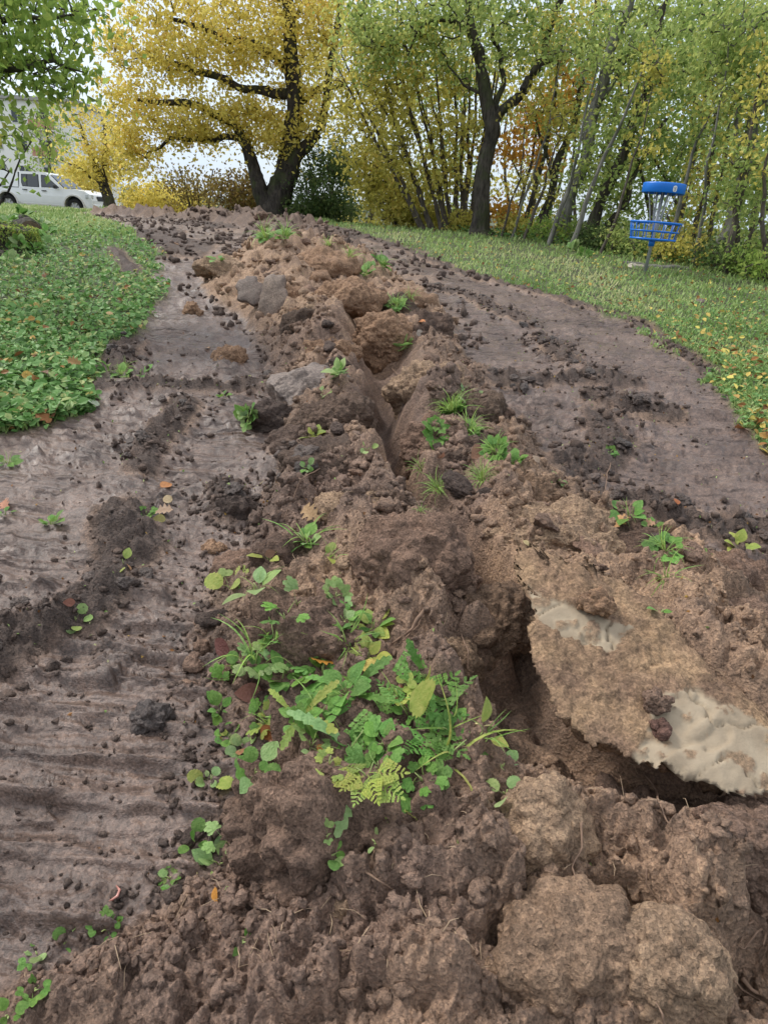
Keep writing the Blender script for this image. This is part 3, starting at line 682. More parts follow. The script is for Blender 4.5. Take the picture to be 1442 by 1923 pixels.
def on_wind(ids, sp=.8):
    def f(g):
        pl, w, h = WIND[ids[int(g.integers(len(ids)))]]; k = int(g.integers(len(pl) - 1)); q = pl[k] + (pl[k + 1] - pl[k]) * g.random(); return (q[0] + g.normal() * w * sp, q[1] + g.normal() * w * sp)
    return f
scatter(52, on_ridge(5.2, 9.8), (.3, 1.0), [ORANGE, ORANGE, RED, TAN, BROWN], 'orange brown clod heaped on the middle of the ridge', 'clods heaped on the middle of the ridge', LIB, .55)
scatter(26, on_ridge(9.8, 17), (.5, 1.2), [DARK, BROWN, (.11, .075, .06)], 'dark clod on the far end of the ridge', 'dark clods on the far ridge', LIB, .5)
scatter(42, on_ridge(2.2, 5.2), (.22, .62), [BROWN, RED, (.12, .085, .065), DARK], 'small brown clod beside the trench', 'small clods beside the trench')
scatter(24, on_ridge(.85, 2.2), (.14, .36), [BROWN, RED, TAN, BROWN], 'small crumbly lump in the foreground soil', 'small lumps in the foreground')
scatter(44, on_wind([0, 1, 2, 3, 4, 5]), (.16, .42), [DARK, (.06, .045, .038), (.10, .072, .058)], 'dark lump spilled across the left track', 'dark lumps on the left track', LIBW)
scatter(44, on_wind([6, 7, 8, 9, 10, 11]), (.18, .5), [DARK, (.06, .045, .038), (.095, .068, .055)], 'dark lump spilled across the right track', 'dark lumps on the right track', LIBW)

scatter(14, on_ridge(1.1, 2.6, -.02, .09), (.14, .42), [BROWN, RED, (.14, .095, .072), DARK], 'small clod fallen onto the left track edge of the near ridge', 'small clods along the near left edge of the ridge')

# crumbs nobody could count
def crumbs():
    g = np.random.default_rng(77); P_ = []; S = []
    def add(n, f, s0, s1):
        for _ in range(n): P_.append(f(g)); S.append(math.exp(g.uniform(math.log(s0), math.log(s1))))
    add(2600, on_ridge(.75, 2.6, 0, 1), .005, .018); add(700, on_ridge(.9, 2.8, -.05, .10), .004, .014); add(260, on_ridge(.9, 2.8, -.25, 0), .003, .010); add(1400, on_ridge(2.4, 6, 0, 1), .010, .03); add(700, on_ridge(6, 12, -.1, 1.1), .02, .05); add(900, lambda g: (lambda y: (g.uniform(float(GRASS_L(y)), float(GRASS_R(y))), y))(g.uniform(9, 18)), .02, .06)
    add(900, on_wind(list(range(0, 6)), 1.3), .006, .02); add(900, on_wind(list(range(6, 14)), 1.3), .008, .028)
    add(300, lambda g: (g.uniform(-2, -.5), g.uniform(.9, 6)), .003, .010); add(380, lambda g: (g.uniform(.7, 2.6), g.uniform(2.8, 8.5)), .004, .014)
    P_ = np.array(P_); S = np.array(S); z, mk, rg = field(P_[:, 0].copy(), P_[:, 1].copy()); ok = rg > 0; P_, S, z, rg, mk = P_[ok], S[ok], z[ok], rg[ok], mk[ok]
    Vall, Fall, Call, off = [], [], [], 0; big = S / np.hypot(P_[:, 0], P_[:, 1]) > .0085
    for sub, pick in ((2, big), (1, ~big)):
        v, f = ico(sub); n = int(pick.sum()); s_, p_, z_, r_, m_ = S[pick], P_[pick], z[pick], rg[pick], mk[pick]
        sc = g.uniform(.5, 1.45, (n, 1, 3)); jit = 1 + .27 * g.normal(size=(n, len(v), 1)).clip(-2, 2)
        W = v[None] * sc * jit * s_[:, None, None]; W[..., 0] += p_[:, 0, None]; W[..., 1] += p_[:, 1, None]; W[..., 2] += z_[:, None] + s_[:, None] * .25
        Vall.append(W.reshape(-1, 3)); Fall.append((f[None] + (np.arange(n) * len(v))[:, None, None]).reshape(-1, 3) + off); off += n * len(v)
        Call.append(np.repeat(np.stack([np.where(r_ == 2, m_[:, 0], .1), np.where(r_ == 2, m_[:, 1], .7 + .2 * g.random(n)), 0 * z_, 0 * z_], 1), len(v), 0))
    W = np.concatenate(Vall); F = np.concatenate(Fall); C = np.concatenate(Call)
    tag(link('soil_crumbs', mesh_np('soil_crumbs', W.reshape(-1, 3), [F], M['ground'], vcol=C)), 'loose brown soil crumbs strewn over ridge and tracks', 'soil crumbs', kind='stuff')
crumbs()

# ------------------------------------------------------------------ trees
def leaf_cards(C, size, g, droop=.3, nrm=None, asp=.62):
    """folded four-sided leaves: returns verts, tris"""
    n = len(C); d = g.normal(size=(n, 3)); d[:, 2] -= droop; d /= np.linalg.norm(d, axis=1, keepdims=True)
    a = g.normal(size=(n, 3)); s = np.cross(d, a); s /= np.linalg.norm(s, axis=1, keepdims=True); nn = np.cross(s, d)
    sz = (size * g.uniform(.6, 1.35, n))[:, None]; w = sz * asp * .5
    b = C - d * sz * .5; t = C + d * sz * .5; m = C + d * sz * .05 - nn * sz * .0
    l = m + s * w + nn * sz * .14; r = m - s * w + nn * sz * .14
    V = np.stack([b, l, t, r], 1).reshape(-1, 3); o = (np.arange(n) * 4)[:, None]
    F = np.concatenate([o + np.array([[0, 1, 2]]), o + np.array([[0, 2, 3]])], 1).reshape(-1, 3)
    return V, F

def bend(pl, g, amt, n=5):
    """resample a polyline (x,y,z,r) with small natural wobble"""
    pl = np.asarray(pl, float); out = []
    for a, b in zip(pl[:-1], pl[1:]):
        for k in range(n):
            t = k / n; q = a + (b - a) * t; out.append(q)
    out.append(pl[-1]); out = np.array(out); L = np.linalg.norm(np.diff(pl[:, :3], axis=0), axis=1).sum()
    s = np.linspace(0, 1, len(out))
    amt *= .45 if pl[0, 3] < .07 else 1
    for ax in range(3): out[:, ax] += amt * min(L, 2.5) * .022 * (np.sin(s * 9 + g.uniform(0, 6)) + .6 * np.sin(s * 23 + g.uniform(0, 6))) * np.minimum(1, s * 5)
    return out

def tree(name, label, cat, stems, blobs, Y, leafmat, leaf=.09, per=80, spread=.32, bark='bark', seed=1, group=None, tip=.006, droop=.35, thick=14, snap=True, reach=1.0, trunkname='trunk', twig=1.0):
    """stems: polylines of (px, py, radius[, depth offset]); blobs: (px, py, rx, ry, depth radius m, tips[, depth offset])"""
    g = np.random.default_rng(seed); S = []
    for st in stems:
        S.append(bend([list(P(q[0], q[1], Y + (q[3] if len(q) > 3 else 0))) + [q[2]] for q in st], g, 1.0))
    if snap and S:
        for s in S[:]:
            dz = float(base(s[0, 0], s[0, 1])) - s[0, 2]
            if s[0, 2] < EYE + .3 or s is S[0]:
                s[:, 2] += np.linspace(dz - .05, 0, len(s)) if abs(dz) < 1.2 else 0
    root = S[0][0, :3].copy() if S else P(blobs[0][0], blobs[0][1], Y)
    root[2] = float(base(root[0], root[1]))
    nodes = [s[:, :3] for s in S]; N = np.concatenate(nodes) if nodes else root[None]
    fixed = len(N); par = [-1] * fixed; w = np.zeros(fixed)
    T = []
    for b in blobs:
        yo = Y + (b[6] if len(b) > 6 else 0); c = P(b[0], b[1], yo); k = ppm(yo, b[0], b[1]); n = b[5] if b[0] < 950 or b[5] < 14 else int(b[5] * .72)
        v = g.normal(size=(n, 3)); v /= np.linalg.norm(v, axis=1, keepdims=True); v *= g.uniform(0, 1, (n, 1)) ** .42
        T.append(c + v * np.array([b[2] / k, b[4], b[3] / k]))
    T = np.concatenate(T); gz = base(T[:, 0], T[:, 1]) + .12; T[:, 2] = np.maximum(T[:, 2], gz + g.uniform(0, .3, len(T)))
    d0 = np.linalg.norm(T[:, None] - N[None, ::2], axis=2).min(1); T = T[np.argsort(d0)]
    pts = list(N); parent = par; tips = []
    arr = np.array(pts)
    buf = np.zeros((fixed + len(T) * 5, 3)); buf[:fixed] = arr; cnt = fixed
    parr = np.full(len(buf), -1)
    for t in T:
        dv = t - buf[:cnt]; dist = np.linalg.norm(dv, axis=1) + .35 * np.maximum(0, -dv[:, 2])
        j = int(np.argmin(dist)); L = dist[j]; k = 4 if L > .8 else 3 if L > .4 else 2; p0 = buf[j].copy(); prev = j
        for i in range(1, k + 1):
            f = i / k; q = p0 + (t - p0) * f + (g.normal(size=3) * .07 * L * (1 if i < k else .2)); q[2] += .12 * L * math.sin(f * math.pi)
            buf[cnt] = q; parr[cnt] = prev; prev = cnt; cnt += 1
        tips.append(prev)
    rad2 = np.zeros(cnt); rad2[tips] = tip ** 2
    for i in range(cnt - 1, fixed - 1, -1):
        rad2[i] = max(rad2[i], tip ** 2 * .8)
        if parr[i] >= fixed: rad2[parr[i]] += rad2[i] * .9
    R = np.sqrt(rad2); R = np.minimum(R, .07) * twig
    i = np.arange(fixed, cnt); pj = parr[i]; A = buf[pj]; B = buf[i]
    ra = np.where(pj >= fixed, R[pj], np.minimum(R[i] * 1.3, .09))
    V, Q = frusta(A, B, ra, R[i], 5); VV = [V]; FF = [Q]; o = len(V)
    for s in S:
        k = thick if s[0, 3] > .1 else 7; v, q = tube_arrays(s[:, :3], s[:, 3], k)
        if s[0, 3] > .1:
            rr = np.repeat(s[:, 3], k); v = v + (fbm3(v * np.array([9, 9, 2.5]), 4, seed)[:, None]) * (v - np.repeat(s[:, :3], k, 0)) * .45
            fl = np.repeat(np.linspace(0, 1, len(s)), k); v[:, :2] = np.repeat(s[:, :2], k, 0) + (v[:, :2] - np.repeat(s[:, :2], k, 0)) * (1 + .55 * np.exp(-fl * 22))[:, None]
        VV.append(v); FF.append(q + o); o += len(v)
    th = empty(name, root)
    V = np.concatenate(VV) - root; link(trunkname, mesh_np(trunkname, V, FF, M[bark]), th)
    cl = buf[np.array(tips)]; mid = buf[parr[np.array(tips)]]
    per = int(per * .60); spread *= .88; leaf *= 1.10; n = len(cl) * per; pick = g.integers(0, len(cl), n); f = g.uniform(0, 1, (n, 1)) ** .5
    csz = (g.uniform(.55, 1.25, len(cl)))[pick][:, None]
    C = cl[pick] * f + mid[pick] * (1 - f) + g.normal(size=(n, 3)) * np.array([1, 1, .75]) * spread * csz
    C[:, 2] = np.maximum(C[:, 2], base(C[:, 0], C[:, 1]) + .06)
    LV, LF = leaf_cards(C, leaf, g, droop)
    shade = g.uniform(0, 1, len(cl))[pick] * .5 + g.uniform(0, 1, n) * .5
    link('crown', mesh_np('crown', LV - root, [LF], M[leafmat], False, fattr=np.repeat(shade, 2)), th)
    tag(th, label, cat, group); return th

tree('oak_tree', 'big old oak with golden yellow leaves and a forked black trunk', 'tree',
     [[(514, 420, .55), (514, 396, .40), (528, 350, .36), (541, 310, .33), (552, 268, .28), (557, 200, .22), (551, 120, .2), (541, 40, .17), (520, -70, .13), (500, -200, .06)],
      [(512, 398, .30), (497, 350, .23), (479, 305, .2), (463, 262, .16), (430, 222, .12), (375, 196, .10), (310, 184, .07), (262, 185, .05)],
      [(541, 310, .2), (575, 278, .16), (606, 235, .13), (612, 170, .11), (622, 100, .09), (645, 0, .07), (660, -90, .04)],
      [(556, 180, .15), (490, 168, .12), (420, 152, .10), (345, 128, .07), (285, 104, .04)],
      [(553, 140, .13), (480, 82, .10), (400, 60, .08), (320, 40, .05)], [(463, 262, .1), (400, 258, .08), (330, 262, .06), (285, 285, .03)], [(556, 210, .1), (600, 165, .08), (650, 160, .05)]],
     [(300, 55, 105, 70, 1.6, 46), (420, 45, 110, 65, 1.8, 46), (520, 25, 90, 60, 1.8, 36), (245, 225, 75, 75, 1.3, 40), (330, 235, 90, 45, 1.3, 34), (430, 232, 95, 45, 1.5, 44), (505, 235, 70, 60, 1.5, 36),
      (565, 120, 70, 80, 1.6, 36), (450, 120, 90, 45, 1.5, 24), (330, 130, 95, 45, 1.4, 26), (610, 50, 60, 70, 1.4, 26), (225, 120, 40, 70, 1.2, 16), (545, 240, 50, 40, 1.2, 16), (275, 300, 45, 35, .8, 8), (600, 200, 40, 50, 1, 10), (340, -90, 210, 80, 2, 36), (560, -90, 130, 80, 2, 26)],
     21.6, 'leaf_yellow', .105, 95, .30, 'bark_oak', 3, thick=18)
tree('yellow_tree', 'small yellow tree with short dark trunk by the nose of the pickup', 'tree',
     [[(210, 396, .34), (205, 368, .25), (194, 345, .2), (182, 310, .12), (166, 270, .08), (140, 215, .04)], [(196, 348, .14), (198, 290, .09), (196, 225, .05)], [(194, 345, .12), (160, 322, .07), (118, 300, .03)]],
     [(215, 300, 55, 38, 1.4, 34), (185, 250, 45, 45, 1.3, 20), (160, 325, 45, 22, 1.2, 22), (250, 290, 45, 35, 1.2, 16), (130, 235, 40, 40, 1, 8)], 30, 'leaf_yellow', .13, 60, .34, 'bark', 5)
tree('yellow_bush', 'yellow green bush showing behind the pickup cab', 'bush', [[(150, 372, .06), (152, 350, .05), (156, 320, .03)], [(146, 372, .05), (128, 345, .04), (118, 325, .02)]],
     [(150, 338, 52, 30, 1.5, 40), (190, 350, 26, 22, 1.2, 14)], 38, 'leaf_yellow', .16, 60, .4, 'bark_thin', 6)
tree('young_tree', 'slim pale green young tree rising behind the pickup roof', 'tree', [[(97, 360, .09), (95, 320, .08), (90, 270, .06), (84, 215, .03)]],
     [(88, 265, 48, 55, 1.5, 40), (80, 215, 30, 35, 1.0, 12), (70, 320, 35, 22, 1.2, 14)], 40, 'leaf_fresh', .16, 26, .42, 'bark_thin', 8, tip=.012)
tree('hedge_bush', 'low golden hedge bush on the crest left of the oak', 'bush', [[(300, 400, .05), (300, 375, .03)], [(270, 402, .05), (262, 380, .03)]],
     [(300, 380, 60, 27, 2, 52), (262, 388, 28, 20, 1.5, 18), (350, 385, 40, 22, 1.5, 22)], 32, 'leaf_yellow', .15, 70, .4, 'bark_thin', 9)
tree('brown_shrub', 'thin brownish shrub with bare twigs left of the oak trunk', 'bush', [[(360, 405, .05), (350, 350, .03), (335, 312, .02)], [(390, 405, .05), (395, 350, .03), (400, 320, .02)], [(375, 405, .04), (372, 340, .02)]],
     [(365, 350, 50, 42, 1.2, 40), (330, 350, 30, 35, 1, 14)], 25, 'leaf_brown', .10, 38, .34, 'bark_thin', 10)
tree('green_shrub', 'dark olive shrub right beside the oak trunk on its left', 'bush', [[(440, 410, .05), (436, 360, .03)], [(465, 410, .05), (475, 360, .03)]],
     [(435, 375, 48, 38, 1.3, 50), (478, 380, 28, 34, 1, 22), (455, 335, 30, 25, .8, 12)], 24, 'leaf_brown', .10, 62, .3, 'bark_thin', 11)
tree('evergreen_shrub', 'dense dark green shrub right of the oak trunk', 'bush', [[(590, 418, .06), (588, 350, .04), (580, 300, .02)], [(615, 418, .06), (625, 340, .04), (635, 290, .02)]],
     [(600, 350, 58, 60, 1.3, 75), (580, 398, 62, 24, 1.2, 46), (632, 300, 40, 36, 1, 26), (640, 390, 40, 30, 1.2, 26)], 22, 'leaf_dark', .085, 90, .27, 'bark_thin', 12)
tree('golden_bush', 'bright golden leafy bush at the lawn edge left of the hazel', 'bush', [[(745, 428, .05), (735, 380, .03), (720, 330, .02)], [(770, 430, .04), (780, 390, .02)]],
     [(725, 365, 62, 52, 1.1, 62), (762, 405, 58, 28, 1.0, 44), (690, 315, 42, 46, 1, 28), (820, 412, 40, 22, .8, 18)], 19.3, 'leaf_olive', .10, 62, .26, 'bark_thin', 13)
hz = []
gz_ = random.Random(4)
for k in range(17):
    bx = 800 + k * 5 + gz_.uniform(-6, 6); tx = 640 + k * 19 + gz_.uniform(-25, 25); ty = gz_.uniform(40, 190)
    hz.append([(bx, 442, .055), ((bx * .75 + tx * .25) - 0, 360, .045), ((bx * .45 + tx * .55), 250, .035), (tx, ty, .015)])
tree('hazel_bush', 'tall hazel with a fan of many dark stems left of the grey trunk', 'bush', hz,
     [(700, 170, 80, 80, 1.4, 60), (780, 140, 90, 90, 1.5, 60), (855, 240, 55, 80, 1.2, 36), (745, 270, 70, 55, 1.2, 40), (825, 340, 65, 50, 1.1, 34), (690, 60, 80, 60, 1.4, 30), (640, 230, 40, 70, 1, 18)], 18.2, 'leaf_olive', .105, 46, .30, 'bark_thin', 14, droop=.5)
tree('lawn_tree', 'tall bare-trunked tree with dark forking limbs at the lawn edge', 'tree',
     [[(899, 452, 0.265), (902, 425, 0.195), (905, 360, 0.176), (911, 290, 0.168), (916, 236, 0.164), (909, 170, 0.133), (900, 100, 0.117), (892, 48, 0.094), (880, -60, 0.070), (860, -180, 0.031)],
      [(918, 245, 0.117), (945, 207, 0.109), (985, 165, 0.098), (1015, 115, 0.082), (1036, 60, 0.070), (1062, -30, 0.055), (1080, -140, 0.023)],
      [(893, 52, 0.062), (865, 42, 0.055), (820, 38, 0.039), (780, 56, 0.023)], [(925, 232, 0.078), (944, 160, 0.058), (932, 90, 0.039), (925, 30, 0.023)], [(1008, 125, 0.047), (1055, 103, 0.031), (1110, 84, 0.020)], [(915, 180, 0.039), (870, 160, 0.027), (840, 120, 0.016)]],
     [(760, 30, 120, 50, 1.6, 52), (890, 20, 100, 50, 1.6, 40), (690, 95, 65, 50, 1.2, 26), (1020, 40, 80, 60, 1.5, 34), (830, 110, 75, 45, 1.3, 20), (950, 110, 60, 50, 1.2, 12), (850, -100, 230, 70, 2, 40)], 16.8, 'leaf_green', .095, 62, .30, 'bark', 15, thick=18)
tree('maple_sapling', 'orange leaved maple sapling right of the bare trunk', 'tree', [[(962, 452, .05), (985, 350, .04), (1005, 260, .03), (1020, 190, .02)], [(955, 452, .04), (945, 410, .02)], [(985, 350, .03), (955, 290, .015)]],
     [(1000, 240, 48, 36, .9, 26), (958, 285, 36, 26, .8, 13), (945, 402, 38, 20, .7, 18), (1055, 165, 40, 45, .9, 11), (1030, 300, 30, 20, .6, 8)], 17.6, 'leaf_orange', .105, 50, .24, 'bark_thin', 16)
# the wood on the right
WG = 'trees of the wood on the right'
tree('birch_tree', 'grey slanting trunk, the thickest left of the disc basket', 'tree', [[(1046, 448, .16), (1076, 340, .135), (1106, 240, .12), (1136, 150, .11), (1162, 60, .09), (1195, -60, .06)], [(1136, 150, .05), (1200, 60, .035), (1270, -20, .02)], [(1120, 200, .05), (1180, 110, .04), (1230, 60, .02)]],
     [(1180, 40, 90, 60, 1.4, 34), (1120, 90, 70, 60, 1.2, 18), (1240, 0, 80, 60, 1.4, 24), (1200, -90, 120, 60, 1.6, 16)], 15.2, 'leaf_green', .085, 60, .28, 'bark_grey', 17, WG)
tree('leaning_tree', 'slim dark trunk leaning just left of the grey slanting trunk', 'tree', [[(1004, 452, .11), (1040, 350, .09), (1068, 250, .075), (1096, 140, .06), (1122, 0, .04), (1135, -90, .02)], [(975, 450, .06), (1010, 330, .05), (1040, 200, .04), (1058, 60, .02)], [(1040, 350, .04), (1000, 200, .025)]],
     [(1080, 60, 80, 70, 1.4, 32), (1040, 200, 60, 60, 1.1, 18), (1100, 180, 60, 50, 1.1, 16)], 17, 'leaf_olive', .095, 55, .3, 'bark', 18, WG)
tree('leaning_tree', 'dark double trunk leaning right behind the black stump', 'tree', [[(1092, 466, .15), (1130, 380, .12), (1165, 290, .10), (1205, 180, .08), (1240, 60, .05), (1265, -60, .02)], [(1100, 466, .10), (1155, 400, .07), (1200, 320, .05), (1240, 230, .03)]],
     [(1190, 220, 80, 70, 1.3, 50), (1130, 330, 70, 50, 1.1, 34), (1240, 120, 90, 70, 1.4, 46), (1170, 390, 40, 26, .8, 10)], 14.6, 'leaf_green', .09, 66, .28, 'bark', 19, WG)
tree('ash_tree', 'leafy green tree behind the disc basket', 'tree', [[(1255, 495, .08), (1280, 400, .065), (1300, 300, .05), (1320, 180, .04), (1335, 40, .02)], [(1230, 490, .05), (1215, 380, .04), (1190, 280, .02)], [(1280, 400, .035), (1230, 300, .02)]],
     [(1290, 270, 90, 80, 1.3, 56), (1310, 130, 100, 80, 1.5, 56), (1220, 310, 60, 50, 1, 26), (1330, 20, 110, 60, 1.5, 34), (1340, 380, 50, 40, .9, 16)], 15.6, 'leaf_green', .09, 62, .28, 'bark_thin', 20, WG)
tree('grey_tree', 'mossy grey trunk leaning out of the frame at the right edge', 'tree', [[(1335, 525, .14), (1362, 440, .12), (1392, 340, .11), (1420, 240, .10), (1450, 130, .09), (1490, 0, .06)], [(1392, 345, .05), (1380, 220, .035), (1400, 100, .02)]],
     [(1400, 130, 80, 90, 1.2, 56), (1430, 260, 50, 70, .9, 28), (1380, 30, 90, 60, 1.3, 36), (1480, 60, 80, 90, 1.2, 20)], 12.4, 'leaf_green', .08, 62, .26, 'bark_grey', 21, WG)
tree('thin_tree', 'thin twisted dark stem right of the mossy grey trunk', 'tree', [[(1400, 530, .05), (1385, 450, .045), (1378, 380, .04), (1395, 300, .03), (1425, 200, .02)], [(1415, 530, .04), (1440, 440, .035), (1470, 340, .03), (1490, 200, .02)], [(1372, 530, .035), (1400, 455, .03), (1442, 390, .02)]],
     [(1400, 380, 50, 60, .8, 34), (1440, 450, 50, 50, .8, 26), (1370, 300, 50, 40, .8, 18)], 11.6, 'leaf_green', .075, 60, .24, 'bark_thin', 22, WG)
tree('thin_tree', 'cluster of thin stems between basket and mossy grey trunk', 'tree', [[(1290, 505, .045), (1310, 400, .04), (1340, 280, .03), (1352, 170, .02)], [(1275, 505, .04), (1262, 430, .03), (1300, 340, .02)], [(1310, 510, .05), (1335, 420, .04), (1355, 330, .03), (1365, 240, .02)], [(1300, 505, .03), (1250, 400, .02)]],
     [(1330, 330, 55, 55, .9, 26), (1300, 440, 60, 36, .9, 30), (1345, 200, 50, 50, .9, 22)], 13.2, 'leaf_olive', .08, 50, .26, 'bark_thin', 23, WG)

SAP = [([(958, 452), (1000, 330), (1032, 220), (1056, 100)], 15.8, 'slim grey sapling just left of the leaning trunks'), ([(982, 450), (1022, 340), (1050, 260)], 15.4, 'thin sapling bent right near the maple'), ([(1068, 456), (1110, 350), (1160, 230), (1215, 110)], 13.6, 'slim sapling crossing the grey slanting trunk'),
       ([(1128, 462), (1168, 360), (1200, 270), (1222, 160)], 13.2, 'thin dark sapling right of the black stump'), ([(1236, 480), (1278, 370), (1312, 260), (1360, 130)], 12.8, 'thin pale sapling leaning right behind the basket'), ([(1362, 515), (1385, 400), (1400, 290), (1432, 150)], 11.4, 'thin grey sapling crossing the mossy trunk'),
       ([(1300, 500), (1322, 400), (1330, 300), (1352, 190), (1370, 60)], 12.2, 'straight slim sapling right of the basket'), ([(1440, 530), (1430, 430), (1440, 320), (1456, 200)], 10.9, 'dark sapling at the right frame edge'), ([(1030, 448), (1062, 360), (1085, 280), (1120, 130)], 14.4, 'slim sapling hugging the grey slanting trunk'), ([(940, 446), (975, 330), (990, 220)], 16.2, 'thin sapling right of the bare lawn tree')]
for k, (pl, Y, lab) in enumerate(SAP):
    n = len(pl); r0_ = .034 + .012 * (k % 3); tree('sapling', lab, 'tree', [[(x, y, r0_ * (1 - .75 * i / (n - 1))) for i, (x, y) in enumerate(pl)]], [(pl[-1][0], pl[-1][1] - 20, 40, 45, .6, 12), (pl[-2][0] + 15, pl[-2][1], 35, 40, .5, 5)], Y, ['leaf_green', 'leaf_olive'][k % 2], .08, 40, .22, ['bark_grey', 'bark_thin'][k % 2], 130 + k, WG)
BG = [(690, 30.0, 5, 'leaf_olive', 'pale yellow tree far behind the hazel'), (840, 27.5, 6, 'leaf_green', 'green tree far behind the bare lawn tree'), (990, 25.0, 7, 'leaf_olive', 'yellowish tree far behind the maple sapling'),
      (1120, 23.5, 8, 'leaf_green', 'green tree deep in the wood behind the slanting trunk'), (1270, 21.5, 9, 'leaf_fresh', 'fresh green tree deep in the wood behind the basket'), (1420, 19.0, 10, 'leaf_green', 'green tree deep in the wood at the right edge')]
for k, (bx, Y, sd_, lm, lab) in enumerate(BG):
    tree('background_tree', lab, 'tree', [[(bx, 470, .12), (bx + 15, 360, .10), (bx + 30, 240, .08), (bx + 50, 90, .05), (bx + 60, -60, .02)], [(bx + 25, 470, .07), (bx + 60, 330, .05), (bx + 95, 180, .02)], [(bx - 30, 470, .07), (bx - 40, 330, .05), (bx - 40, 190, .02)]],
         [(bx, 330, 85, 70, 1.5, 34), (bx + 40, 200, 90, 80, 1.6, 42), (bx - 30, 130, 80, 80, 1.6, 34), (bx + 50, 50, 90, 70, 1.6, 34), (bx, 425, 75, 26, 1.3, 20)], Y, lm, .14, 52, .42, 'bark_thin', 60 + sd_, 'trees deep in the wood')
UG = [(1040, 440, 50, 34, 15.2, 'leaf_fresh', 'leafy shrub at the foot of the slanting grey trunk', .075), (1112, 458, 36, 22, 14.0, 'leaf_dark', 'low dark shrub beside the black stump', .065),
      (1168, 468, 44, 24, 13.4, 'leaf_green', 'low shrub left of the disc basket pole', .065), (1262, 492, 40, 22, 12.6, 'leaf_olive', 'yellowish low shrub right of the disc basket pole', .065),
      (1335, 508, 62, 30, 11.8, 'leaf_dark', 'dark green low shrub around the mossy grey trunk foot', .065), (1420, 512, 46, 36, 10.8, 'leaf_fresh', 'green shrub in the right corner of the wood', .065), (968, 440, 34, 18, 16.6, 'leaf_olive', 'yellow shrub right of the bare trunk foot', .075),
      (870, 430, 30, 14, 18.0, 'leaf_olive', 'low yellow shrub at the hazel foot', .075)]
for k, (bx, by, rx, ry, Y, lm, lab, ls) in enumerate(UG):
    tree('undergrowth_shrub', lab, 'shrub', [[(bx, by + ry + 6, .02), (bx + 4, by, .012), (bx + 6, by - ry, .006)], [(bx - rx * .4, by + ry + 4, .015), (bx - rx * .5, by - ry * .5, .008)], [(bx + rx * .4, by + ry + 6, .015), (bx + rx * .5, by - ry * .6, .008)]],
         [(bx, by, rx, ry, .8, 42), (bx, by + ry * .8, rx * 1.1, ry * .5, .8, 22)], Y, lm, ls, 34, .16, 'bark_thin', 90 + k, 'shrubs along the edge of the wood', tip=.004)
tree('lime_tree', 'near tree at the left reaching in with large green leaves', 'tree',
     [[(-210, 520, .16), (-190, 330, .14), (-170, 160, .12), (-120, 0, .09), (-80, -120, .05)], [(-180, 260, .05), (-90, 170, .04), (10, 130, .025), (100, 120, .015), (165, 135, .006)], [(-165, 130, .05), (-70, 60, .035), (40, 30, .02), (140, 30, .008)], [(-190, 330, .035), (-90, 290, .02), (0, 270, .01), (60, 265, .005)], [(-195, 390, .025), (-90, 350, .015), (20, 320, .006)]],
     [(40, 50, 105, 62, .8, 66), (75, 148, 85, 36, .7, 40), (-60, 100, 90, 110, .8, 46), (10, 235, 40, 42, .5, 6), (0, 310, 22, 26, .4, 5), (150, 20, 50, 22, .5, 12), (60, 255, 60, 20, .4, 3), (30, -60, 130, 50, .8, 34)], 6.4, 'leaf_fresh', .07, 20, .19, 'bark', 30, tip=.003, droop=.7)

